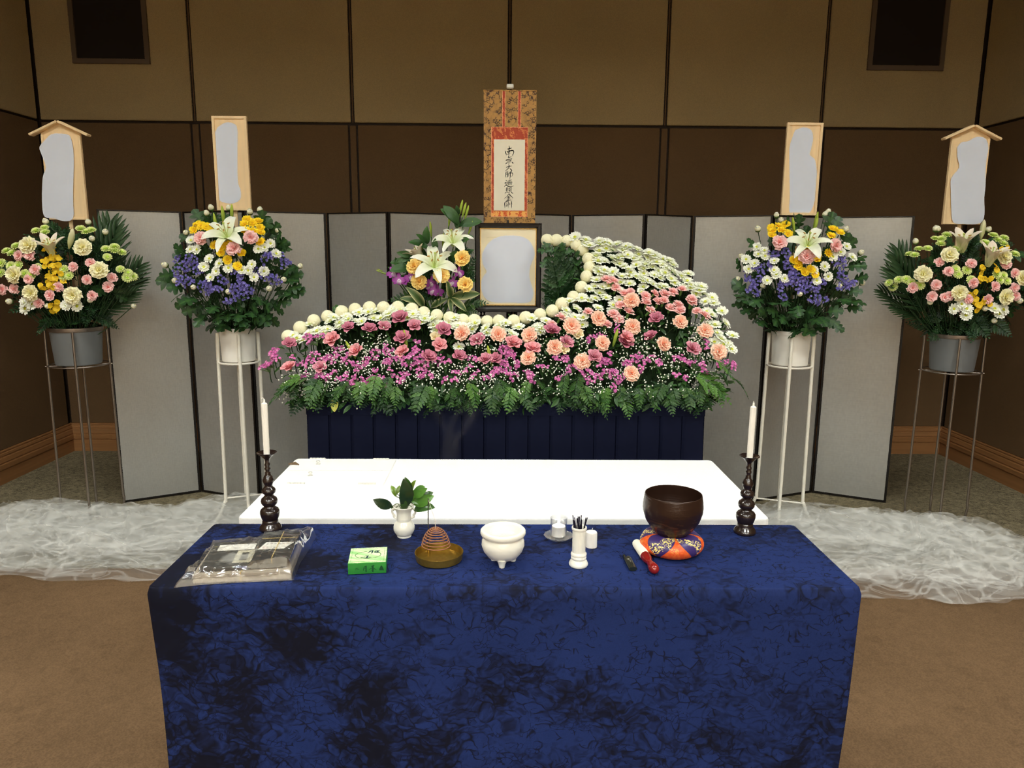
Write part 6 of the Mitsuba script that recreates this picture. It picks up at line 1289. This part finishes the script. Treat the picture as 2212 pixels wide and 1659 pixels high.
# brass dish, coil incense on its thread
dx, dy = -0.169, 1.888
k = thing('incense_dish', 'round shallow brass dish with an upright rod holding coil incense', 'dish')
b = lathe([(0, 0), (0.060, 0), (0.0625, 0.002), (0.066, 0.021), (0.0655, 0.0225), (0.064, 0.022), (0.0605, 0.0045), (0.056, 0.0035), (0, 0.003)], 64)
b.apply_translation((dx, dy, Z0)); put(k, 'pan', b, 'brass', smooth=40)
px_, py_ = -0.2005, 1.922
put(k, 'rod', tube(smooth_curve([(px_, py_, Z0 + 0.003), (px_ - 0.0005, py_, 0.80), (px_ + 0.001, py_ - 0.004, 0.878), (px_ + 0.0025, py_ - 0.010, 0.882)], 20), 0.0013, 8), 'dark_steel', smooth=40)
put(k, 'rod_foot', trimesh.creation.cylinder(0.004, 0.012, sections=16, transform=trimesh.transformations.translation_matrix((px_, py_, Z0 + 0.009))), 'brass', smooth=40)
cx_, cy_ = -0.179, 1.904
k = thing('incense_coil', 'brown dome-shaped coil of incense hanging by a thread over the brass dish', 'incense')
tt = np.linspace(0, 1, 520)
turns = 10.5
rad = 0.004 + 0.0345 * np.sin(np.clip(tt, 0, 1) * PI / 2) ** 0.95
zz = 0.8055 - 0.052 * (1 - np.cos(tt * PI / 2)) ** 0.85 - 0.002 * tt
ang = tt ** 0.8 * turns * 2 * PI
pts = np.stack([cx_ + rad * np.cos(ang), cy_ + rad * np.sin(ang), zz], 1)
put(k, 'coil', tube(pts, 0.00155, 8), 'coil_brown', smooth=50)
put(k, 'thread', cat_([tube([(px_ + 0.0025, py_ - 0.010, 0.882), (cx_ - 0.001, cy_, 0.826)], 0.0006, 5), tube([(cx_ - 0.001, cy_, 0.826), (cx_, cy_, 0.803)], 0.0009, 5), ball(0.0014, 1, (1, 1, 1), (cx_ - 0.001, cy_, 0.826))]), 'thread', smooth=False)

# white incense burner
bxx, byy = 0.004, 1.866
k = thing('incense_burner', 'white porcelain incense burner on three short feet with ash inside', 'incense burner')
b = lathe([(0, 0.014), (0.022, 0.012), (0.040, 0.020), (0.052, 0.036), (0.0575, 0.052), (0.0565, 0.064), (0.0525, 0.071), (0.0520, 0.075), (0.0575, 0.079), (0.0605, 0.085), (0.0600, 0.092), (0.0565, 0.0955), (0.0500, 0.095), (0.0462, 0.090), (0.0450, 0.076), (0.0440, 0.070), (0, 0.070)], 64)
b.apply_translation((bxx, byy, Z0)); put(k, 'body', b, 'porcelain', smooth=50)
for a in (-95, 25, 145):
    a = math.radians(a)
    f = lathe([(0, 0), (0.0075, 0), (0.008, 0.003), (0.010, 0.012), (0.015, 0.022), (0, 0.024)], 20)
    f.apply_translation((bxx + 0.030 * math.cos(a), byy + 0.030 * math.sin(a), Z0)); put(k, 'foot', f, 'porcelain', smooth=50)
a_ = lathe([(0.0448, 0.0735), (0.03, 0.0745), (0, 0.076)], 40); a_.apply_translation((bxx, byy, Z0)); put(k, 'ash', a_, 'incense_ash', smooth=40)

# lit candle in a glass on a glass saucer
gx, gy = 0.166, 2.036
sc = lathe([(0, 0), (0.026, 0), (0.030, 0.002), (0.041, 0.009), (0.0425, 0.0115), (0.0405, 0.0112), (0.030, 0.0055), (0.024, 0.004), (0, 0.004)], 72)
v = sc.vertices.copy(); a = np.arctan2(v[:, 1], v[:, 0]); r = np.hypot(v[:, 0], v[:, 1])
q = 1 + 0.02 * np.cos(a * 12) * (r > 0.035); v[:, 0] *= q; v[:, 1] *= q; v[:, 2] += 0.0008 * np.cos(a * 24) * (r > 0.028)
sc.vertices = v; sc.apply_translation((gx, gy, Z0))
scene['saucer_glass'] = {'type': 'blendbsdf', 'weight': 0.14, 'a': {'type': 'thindielectric', 'int_ior': 2.0}, 'b': {'type': 'twosided', 'bsdf': {'type': 'diffuse', 'reflectance': rgb((0.8, 0.82, 0.8))}}}
single('glass_saucer', sc, 'saucer_glass', 'scalloped clear glass saucer under the lit candle', 'saucer', smooth=50)
gl = lathe([(0, 0), (0.0225, 0), (0.0238, 0.002), (0.0248, 0.058), (0.0252, 0.0595), (0.0240, 0.0605), (0.0232, 0.059), (0.0222, 0.006), (0.018, 0.005), (0, 0.005)], 48)
scene['thin_glass'] = {'type': 'thindielectric', 'int_ior': 1.8}
gl.apply_translation((gx, gy, Z0 + 0.0045)); single('candle_glass', gl, 'thin_glass', 'clear glass tumbler around the lit candle', 'candle holder', smooth=50)
k = thing('lit_candle', 'short white candle burning inside the clear glass', 'candle')
c = lathe([(0, 0), (0.0195, 0), (0.0195, 0.028), (0.0175, 0.0295), (0.012, 0.0275), (0, 0.027)], 36); c.apply_translation((gx, gy, Z0 + 0.0105)); put(k, 'wax_body', c, 'wax', smooth=40)
put(k, 'wick', tube([(gx, gy, Z0 + 0.0365), (gx, gy, Z0 + 0.043)], 0.0007, 6), 'ink')
fl = lathe([(0, 0), (0.0022, 0.002), (0.0030, 0.006), (0.0022, 0.012), (0.0008, 0.018), (0, 0.019)], 16); fl.apply_translation((gx, gy, Z0 + 0.0422))
put(k, 'flame', fl, None, smooth=40, emitter={'type': 'area', 'radiance': rgb((420, 290, 150))})

# porcelain stick holder with dark incense sticks
hx, hy = 0.2055, 1.850
b = lathe([(0, 0), (0.0235, 0), (0.0255, 0.003), (0.0255, 0.007), (0.0225, 0.014), (0.0185, 0.018), (0.0190, 0.0195), (0.0208, 0.022), (0.0208, 0.025), (0.0188, 0.027), (0.0188, 0.029), (0.0212, 0.031), (0.0212, 0.035), (0.0185, 0.038), (0.0178, 0.040), (0.0178, 0.099), (0.0196, 0.101), (0.0206, 0.105), (0.0196, 0.1085), (0.0166, 0.108), (0.0150, 0.104), (0.0145, 0.03), (0, 0.028)], 48)
b.apply_translation((hx, hy, Z0)); single('incense_holder', b, 'porcelain', 'white porcelain cylinder holding dark incense sticks', 'incense holder', smooth=50)
rs = np.random.default_rng(9)
for i in range(14):
    a = rs.uniform(0, 6.28); r0 = rs.uniform(0, 0.009); tip = np.array([rs.uniform(-0.0175, 0.006), rs.uniform(-0.010, 0.010)])
    if i in (3, 8): tip[0] = 0.0165 + 0.003 * (i == 8)
    p0 = np.array([hx + r0 * math.cos(a), hy + r0 * math.sin(a), Z0 + 0.0292]); p1 = np.array([hx + tip[0], hy + tip[1], Z0 + 0.1335 + rs.uniform(-0.006, 0.004)])
    single('incense_stick', tube([p0, p1], 0.0012, 8), 'incense_black', 'thin black incense stick standing in the white porcelain cylinder', 'incense stick', 'incense sticks in the white cylinder')
k = thing('pillar_candle', 'short unlit white candle behind the white incense cylinder', 'candle')
c = lathe([(0, 0), (0.0165, 0), (0.0165, 0.040), (0.0150, 0.044), (0.006, 0.0465), (0, 0.047)], 36); c.apply_translation((0.2545, 1.978, Z0)); put(k, 'wax_body', c, 'wax', smooth=40)
put(k, 'wick', tube([(0.2545, 1.978, Z0 + 0.046), (0.2575, 1.978, Z0 + 0.055)], 0.0008, 6), 'wax')

# lighter
k = thing('lighter', 'small black lighter with silver print lying by the red handled striker', 'lighter')
ml = move(0.3435, 1.852, Z0, 0.05)
bd = extrude(affinity.scale(Point(0, 0).buffer(1, quad_segs=12), 0.0108, 0.0058), 0.066)
bd.apply_transform(np.array([[1, 0, 0, 0], [0, 0, 1, -0.038], [0, 1, 0, 0.006], [0, 0, 0, 1.0]])); bd.invert()
put(k, 'case', bd, 'black_plastic', to_world=ml, smooth=40)
put(k, 'hood', cat_([bx(-0.0100, -0.0040, 0.0285, 0.047, 0.002, 0.0105, 0.001), bx(-0.0035, 0.009, 0.0285, 0.034, 0.002, 0.010, 0.0015)]), 'black_plastic', to_world=ml, smooth=False)
wheel = trimesh.creation.cylinder(0.0035, 0.007, sections=20); wheel.apply_transform(rodrigues((0, 1, 0), PI / 2)); wheel.apply_translation((0.003, 0.036, 0.007)); put(k, 'spark_wheel', wheel, 'dark_steel', to_world=ml)
pr_ = [strokes([([(-0.6, 0.8), (0.4, 1.0)], 0.4), ([(-0.5, 0.2), (0.3, 0.3)], 0.3), ([(-0.2, 1.0), (-0.3, -0.2)], 0.25), ([(0.1, 0.6), (0.0, -0.4)], 0.2)], 0.006, -0.001, 0.012),
       strokes([([(-0.4, 0.6), (0.4, 0.7)], 0.3), ([(-0.4, 0.0), (0.3, 0.1)], 0.25), ([(0.0, 0.8), (0.0, -0.6)], 0.3)], 0.006, 0.001, 0.002),
       Polygon([(-0.008, -0.024), (0.008, -0.022), (0.006, -0.014), (0.002, -0.009), (-0.002, -0.012), (-0.006, -0.018)])]
g = extrude(unary_union(pr_), 0.0002)
v = g.vertices.copy(); v[:, 2] += 0.006 + 0.0058 * np.sqrt(np.clip(1 - (v[:, 0] / 0.0108) ** 2, 0, 1)) - 0.0002; g.vertices = v
put(k, 'silver_lettering', g, 'silver_print', to_world=ml, smooth=False)

# bell striker
k = thing('bell_striker', 'bell striker with white wrapped head and red lacquered handle', 'striker')
A, B_ = np.array([0.3815, 1.972, Z0 + 0.0135]), np.array([0.3985, 1.785, Z0 + 0.0135])
d = (B_ - A); L = np.linalg.norm(d)
m = frame_from_normal(d, 0, A, 1.0)
put(k, 'wrapped_head', lathe([(0, 0.0), (0.009, 0.0005), (0.0125, 0.004), (0.0132, 0.012), (0.0132, 0.092), (0, 0.092)], 32), 'white_cloth', to_world=m, smooth=40)
put(k, 'handle', lathe([(0, 0.090), (0.0130, 0.090), (0.0136, 0.094), (0.0130, 0.110), (0.0095, 0.124), (0.0078, 0.133), (0.0092, 0.143), (0.0118, 0.156), (0.0132, 0.168), (0.0126, 0.178), (0.0085, L - 0.002), (0, L)], 32), 'red_lacquer', to_world=m, smooth=50)

# bell bowl on its cushion
pts = []
n1, n2 = 80, 28
for i in range(n2):
    b = -PI / 2 + 2 * PI * i / n2
    for j in range(n1):
        a = j * 2 * PI / n1
        R, r = 0.052, 0.036 + 0.0012 * math.cos(5 * (a + PI / 2))
        pts.append(((R + r * math.cos(b)) * math.cos(a), (R + r * math.cos(b)) * math.sin(a), 0.0275 + 0.0275 * math.sin(b)))
f = [((i * n1 + j), (i * n1 + (j + 1) % n1), (((i + 1) % n2) * n1 + (j + 1) % n1), (((i + 1) % n2) * n1 + j)) for i in range(n2) for j in range(n1)]
cu = tm(pts, f)
core = lathe([(0, 0.004), (0.04, 0.004), (0.045, 0.030), (0, 0.034)], 40)
cu = cat_([cu, core]); cu.apply_translation((CUX, CUY, Z0))
single('bell_cushion', cu, 'cushion_brocade', 'round orange and purple brocade cushion under the bell bowl', 'cushion', smooth=True)
bw = lathe([(0, 0.0), (0.030, 0.0), (0.044, 0.006), (0.060, 0.022), (0.074, 0.045), (0.0815, 0.070), (0.0825, 0.084), (0.0810, 0.100), (0.0785, 0.114), (0.0778, 0.1185), (0.0762, 0.1195), (0.0748, 0.118), (0.0765, 0.100), (0.078, 0.082), (0.070, 0.045), (0.050, 0.018), (0.03, 0.008), (0, 0.006)], 80)
bw.apply_translation((CUX, CUY, Z0 + 0.0485))
single('bell_bowl', bw, 'bronze_bowl', 'large dark bronze bell bowl resting on the brocade cushion', 'bell', smooth=50)

# plastic-wrapped bundle
mat('taupe_card', proc(lambda p, n, uv: mi.Color3f(*S(166, 156, 140)) * (0.9 + 0.2 * noise(p.x * 20, p.y * 20, p.z * 1500))), 0.5, 0.3)
mat('charcoal', S(58, 58, 56), 0.5, 0.3)
mat('black_cover', S(28, 30, 34), 0.35, 0.4)
mat('rubber', S(206, 178, 110), 0.6, 0.2)
mat('label_white', S(236, 234, 224), 0.7, 0.1)
mat('beige_print', S(196, 190, 166), 0.6, 0.2)
mat('violet_ink', S(96, 80, 96), 0.6, 0.2)
mp = move(-0.664, 1.846, Z0, 0.115)
k = thing('card_box', 'flat taupe box tied with a rubber band, lowest in the plastic bag', 'box')
put(k, 'box', bx(-0.118, 0.118, -0.098, 0.098, 0.0008, 0.0135, 0.001), 'taupe_card', to_world=mp, smooth=False)
put(k, 'box_lid', bx(-0.1185, 0.1185, -0.0985, 0.0985, 0.0140, 0.0235, 0.001), 'taupe_card', to_world=mp, smooth=False)
def loop_x(x, y0, y1, z0, z1, w=0.0011):
    return cat_([bx(x - w, x + w, y0 - 0.0008, y0, z0, z1 + 0.0008), bx(x - w, x + w, y1, y1 + 0.0008, z0, z1 + 0.0008), bx(x - w, x + w, y0, y1, z1, z1 + 0.0008)])
put(k, 'rubber_band', loop_x(-0.003, -0.0987, 0.0987, 0.001, 0.0237), 'rubber', to_world=mp, smooth=False)
k = thing('folder', 'dark grey folder with a white label, inside the plastic bag on the taupe box', 'folder')
mf = mp @ move(-0.004, 0.003, 0.0248, 0.02)
put(k, 'cover', bx(-0.104, 0.110, -0.086, 0.086, 0, 0.0085, 0.0015), 'charcoal', to_world=mf, smooth=False)
put(k, 'label', bx(-0.086, 0.010, 0.024, 0.064, 0.0086, 0.0090), 'label_white', to_world=mf, smooth=False)
ee = unary_union([sbox(-0.030, -0.060, -0.016, 0.020), sbox(-0.030, -0.060, 0.014, -0.046), sbox(-0.030, 0.006, 0.014, 0.020), sbox(0.002, -0.060, 0.016, 0.006)]).difference(sbox(-0.008, -0.030, 0.004, -0.020))
put(k, 'cover_print', extrude(ee, 0.0003), 'beige_print', to_world=mf @ trimesh.transformations.translation_matrix((0, 0, 0.0086)), smooth=False)
k = thing('dark_packet', 'black packet with a white paper slip and rubber bands, inside the plastic bag', 'packet')
mk = mp @ move(0.066, 0.008, 0.0344, 0.0)
put(k, 'packet', bx(-0.046, 0.048, -0.082, 0.096, 0, 0.014, 0.002), 'black_cover', to_world=mk, smooth=False)
sl = extrude(Polygon([(-0.042, -0.022), (0.024, -0.022), (0.044, 0.020), (-0.030, 0.026)]), 0.0003)
sv = sl.vertices.copy(); sl.vertices = sv
put(k, 'paper_slip', sl, 'label_white', to_world=mk @ trimesh.transformations.translation_matrix((0, 0, 0.0144)), smooth=False)
tx = unary_union([sbox(-0.028 + 0.0105 * i, 0.012, -0.028 + 0.0105 * i + 0.007, 0.0145) for i in range(6)] + [sbox(-0.032 + 0.009 * i, -0.006 - 0.008 * j, -0.032 + 0.009 * i + 0.006, -0.0048 - 0.008 * j) for i in range(5) for j in range(2)])
put(k, 'slip_writing', extrude(tx, 0.0002), 'violet_ink', to_world=mk @ trimesh.transformations.translation_matrix((0, 0, 0.0148)), smooth=False)
put(k, 'rubber_band', loop_x(0.004, -0.0825, 0.0965, 0.0, 0.0152), 'rubber', to_world=mk, smooth=False)
put(k, 'rubber_band', cat_([bx(-0.046, 0.048, 0.050, 0.0522, 0.0152, 0.016)]), 'rubber', to_world=mk, smooth=False)
# the bag: crumpled clear film around them
nu, nv = 96, 84
U, V = np.meshgrid(np.linspace(-1, 1, nu), np.linspace(-1, 1, nv), indexing='ij')
def bag_side(top):
    hx_, hy_ = 0.128, 0.106
    X = U * hx_; Y = V * hy_
    X = X + 0.018 * np.clip(U, 0, 1) ** 2 * np.clip(V, 0, 1) - 0.030 * np.clip(-U, 0, 1) ** 3 * np.clip(-V, 0, 1) ** 2
    Y = Y + np.clip(V, 0, 1) ** 2 * (0.004 + 0.075 * np.clip(U + 0.15, 0, 1) ** 0.6) - 0.012 * np.clip(-U, 0, 1) ** 4
    q = np.stack([X * 26, Y * 26, X * 0], -1)
    cr = meshkit.fbm(q, 3, 4) - 0.5
    ridge = 1 - np.abs(2 * meshkit.fbm(q * 0.8 + 3, 3, 9) - 1)
    if not top:
        return np.stack([X, Y, 0.0006 + 0 * X], -1)
    e = np.minimum(1 - np.abs(U), 1 - np.abs(V))
    H_ = 0.0365 + 0.0155 * (1 / (1 + np.exp(-(X - 0.018) / 0.004))) * (1 / (1 + np.exp((X - 0.120) / 0.003)))
    # low ledge over the taupe box at the front
    Hf = np.where(Y < -0.093, 0.026, H_)
    Z = Hf * np.clip(e / 0.10, 0, 1) ** 0.6 + 0.0012
    Z = Z + (cr * 0.010 + 0.006 * ridge ** 4) * np.clip(e / 0.06, 0, 1)
    back = np.clip((Y - 0.100) / 0.03, 0, 1)
    Z = Z * (1 - back) + back * (0.012 + 0.014 * ridge + 0.012 * np.clip(e / 0.05, 0, 1)) * np.clip(e / 0.03, 0.05, 1)
    floor_ = np.where((np.abs(X) < 0.1195) & (np.abs(Y) < 0.0995), 0.0246, 0.001)
    floor_ = np.where((X > -0.112) & (X < 0.110) & (np.abs(Y) < 0.094), 0.0352, floor_)
    floor_ = np.where((X > 0.016) & (X < 0.118) & (Y > -0.080) & (Y < 0.110), 0.0515, floor_)
    return np.stack([X, Y, np.maximum(Z, floor_)], -1)
tp, bt = bag_side(True), bag_side(False)
i, j = np.meshgrid(np.arange(nu - 1), np.arange(nv - 1), indexing='ij')
a = (i * nv + j).ravel()
fq = np.stack([a, a + nv, a + nv + 1, a + 1], 1)
bag = tm(tp.reshape(-1, 3), fq)
scene['film'] = {'type': 'blendbsdf', 'weight': proc(lambda p, n, uv: 0.025 + 0.20 * smoothstep(0.52, 0.75, fbm(p.x * 16, p.y * 16, 2.0))),
                 'a': {'type': 'thindielectric', 'int_ior': 1.9}, 'b': {'type': 'twosided', 'bsdf': {'type': 'diffuse', 'reflectance': rgb((0.78, 0.78, 0.72))}}}
single('plastic_bag', bag, 'film', 'crumpled clear plastic bag around folders at the left end of the table', 'plastic bag', smooth=55, to_world=mp)

# ---------------------------------------------------------------- heaps of white tulle on the floor
def _net(p, n, uv):
    """How dense the net is: single net is thin, creases where it doubles are dense."""
    a = p.x * 7 + 1.6 * noise(p.x * 5, p.y * 5, 3.0); b = p.y * 13 + 2.2 * noise(p.x * 6, p.y * 6, 8.0)
    l1 = smoothstep(0.07, 0.0, dr.abs(noise(a, b, p.z * 22) - 0.5))
    l2 = smoothstep(0.07, 0.0, dr.abs(noise(a * 1.3 + b * 0.7 + 9, b * 1.2 - a * 0.9, p.z * 30 + 5) - 0.5))
    return 0.054 + 0.16 * dr.maximum(l1, l2) + 0.05 * noise(a * 0.6, b * 0.6, 2.0)
scene['tulle'] = {'type': 'mask', 'opacity': proc(_net), 'bsdf': {'type': 'twosided', 'bsdf': {'type': 'diffuse', 'reflectance': rgb((0.90, 0.91, 0.88))}}}
def tulle(label, xa, xb, yn, yf, hgt, nl, sd0):
    """Sheets of net piled loosely: every sheet is thrown into folds that lean over, with an edge of its own."""
    k = thing('tulle_heap', label, 'tulle', 'tulle heaps on the floor')
    ns, nt = 190, 96
    s, t = np.meshgrid(np.linspace(0, 1, ns), np.linspace(0, 1, nt), indexing='ij')
    for q in range(nl):
        r = np.random.default_rng(sd0 + q)
        sd = sd0 + 7 * q
        g = q / max(1, nl - 1)
        # the lower sheets are wide, the upper ones are smaller and lie anywhere on them
        L = (xb - xa) * (1.0 if q == 0 else r.uniform(0.45, 0.85)); c = xa + L / 2 + ((xb - xa) - L) * r.uniform(0, 1)
        X = c + (s - 0.5) * L
        X = X + 0.24 * np.abs(2 * s - 1) ** 3 * (meshkit.fbm(np.stack([t * 3.1, s * 0.8, X * 0 + sd], -1), 3, sd + 11) - 0.5) * 2
        y0, y1 = np.interp(X, *yn), np.interp(X, *yf)
        a0 = 0 if q == 0 else r.uniform(0.0, 0.30); a1 = 1 if q == 0 else r.uniform(0.62, 1.0)
        wob = lambda o, f: meshkit.fbm(np.stack([X * f, X * 0 + sd + o, X * 0], -1), 3, sd + o) - 0.5
        Y = y0 + (y1 - y0) * (a0 + 0.22 * wob(1, 3.0) + t * (a1 - a0 + 0.22 * wob(2, 3.0)))
        P = np.stack([X * 2.6, Y * 3.4, X * 0 + sd], -1)
        wx, wy = meshkit.fbm(P, 3, sd + 1) - 0.5, meshkit.fbm(P, 3, sd + 2) - 0.5
        ed = np.clip(np.minimum(np.minimum(t, 1 - t) * 1.0, np.minimum(s, 1 - s) * 2.2) / 0.16, 0, 1)
        env = np.sin(PI * np.clip((Y - y0) / (y1 - y0), 0.02, 0.98)) ** 0.7 * np.clip(np.minimum(X - xa, xb - X) / 0.25, 0.05, 1) ** 0.5
        hh = np.interp(X, *hgt)
        # folds running roughly along the heap, fanned by the warp
        th = r.uniform(-0.35, 0.35)
        A = (X * math.cos(th) + Y * math.sin(th)); B = (-X * math.sin(th) + Y * math.cos(th))
        ph = B * 21 + 9.0 * wx + 7.0 * wy + 2.2 * (meshkit.fbm(np.stack([A * 4, B * 3, A * 0 + sd], -1), 2, sd + 4) - 0.5) * 6
        amp = ed * (0.35 + 0.9 * meshkit.fbm(P * 1.4 + 5, 2, sd + 6))
        ph2 = A * 17 + B * 24 + 12 * wy
        crisp = 1 - np.abs(2 * meshkit.fbm(np.stack([A * 7 + 3 * wy, B * 15 + 4 * wx, A * 0 + sd], -1), 2, sd + 8) - 1)
        Z = 0.008 + 0.002 * q + hh * env * (0.35 + 0.65 * g) * (0.35 + 0.9 * meshkit.fbm(P * 1.2 + 9, 2, sd + 3)) + amp * (0.024 * (1 + np.sin(ph)) + 0.008 * (1 + np.sin(ph2))) + ed * 0.018 * crisp ** 3
        # folds lean: sideways shift in quadrature
        Y2 = Y + amp * (0.040 * np.cos(ph + 0.6) + 0.010 * np.cos(ph2)) + 0.10 * wy * ed
        X2 = X + amp * 0.012 * np.cos(ph2 + 0.4) + 0.14 * wx * ed
        v = np.stack([X2, Y2, np.maximum(Z, 0.004 + 0.0008 * q)], -1).reshape(-1, 3)
        i, j = np.meshgrid(np.arange(ns - 1), np.arange(nt - 1), indexing='ij')
        a = (i * nt + j).ravel()
        put(k, 'sheet', tm(v, np.stack([a, a + nt, a + nt + 1, a + 1], 1)), 'tulle', smooth=True)
tulle('heap of white tulle on the floor left of the tables', -3.25, -0.98, ([-3.3, -2.4, -1.6, -0.9], [3.30, 3.26, 3.22, 3.20]), ([-3.3, -2.4, -1.9, -1.6, -1.3, -0.9], [4.05, 4.14, 4.12, 4.34, 4.40, 4.3]), ([-3.3, -2.5, -1.7, -1.2, -0.9], [0.12, 0.17, 0.14, 0.14, 0.08]), 9, 300)
tulle('heap of white tulle on the floor right of the tables', 1.18, 2.92, ([1.1, 1.6, 1.9, 2.3, 2.9], [3.18, 3.14, 3.10, 3.05, 3.2]), ([1.1, 1.5, 2.0, 2.4, 2.9], [4.14, 4.18, 4.14, 4.06, 3.5]), ([1.1, 1.6, 2.2, 2.6, 2.9], [0.12, 0.17, 0.19, 0.17, 0.05]), 9, 400)

# ---------------------------------------------------------------- a wisp of incense smoke
nz, ny, nx = 72, 14, 48
SX0, SX1, SY0, SY1, SZ0, SZ1 = -0.215, -0.045, 1.872, 1.932, 0.812, 1.175
gz, gy_, gx_ = np.meshgrid(np.linspace(SZ0, SZ1, nz), np.linspace(SY0, SY1, ny), np.linspace(SX0, SX1, nx), indexing='ij')
h = (gz - SZ0) / (SZ1 - SZ0)
def strand(x0, x1, wob, ph, width):
    cx = x0 + (x1 - x0) * h + wob * h * np.sin(h * 9 + ph) + 0.012 * h * (meshkit.noise(np.stack([gz * 30, gz * 0 + ph, gz * 0], -1)) - 0.5) * 2
    cy = 1.902 + 0.010 * np.sin(h * 6 + ph)
    w_ = width * (0.25 + 1.2 * h)
    return np.exp(-((gx_ - cx) / w_) ** 2 - ((gy_ - cy) / (w_ * 1.2)) ** 2)
dens = strand(-0.181, -0.090, 0.022, 0.4, 0.010) + 0.8 * strand(-0.179, -0.155, 0.024, 2.0, 0.009) + 0.7 * strand(-0.180, -0.085, 0.030, 4.1, 0.008)
dens *= 0.25 + 1.2 * meshkit.fbm(np.stack([gx_ * 60, gy_ * 40, gz * 34], -1), 3, 6)
e_ = np.minimum(np.minimum(gx_ - SX0, SX1 - gx_) / 0.015, np.minimum(gy_ - SY0, SY1 - gy_) / 0.012)
dens *= np.clip(e_, 0, 1) * np.clip((1 - h) / 0.12, 0, 1)
g_ = mi.VolumeGrid((dens * 1.1).astype(np.float32)[..., None])
single('incense_smoke', bx(SX0, SX1, SY0, SY1, SZ0, SZ1), {'type': 'null'}, 'thin wisp of smoke rising from the coil incense', 'smoke', kind='stuff', smooth=False,
       interior={'type': 'heterogeneous', 'albedo': rgb((0.96, 0.96, 0.97)), 'sigma_t': {'type': 'gridvolume', 'grid': g_, 'to_world': T().translate([SX0, SY0, SZ0]).scale([SX1 - SX0, SY1 - SY0, SZ1 - SZ0])}})
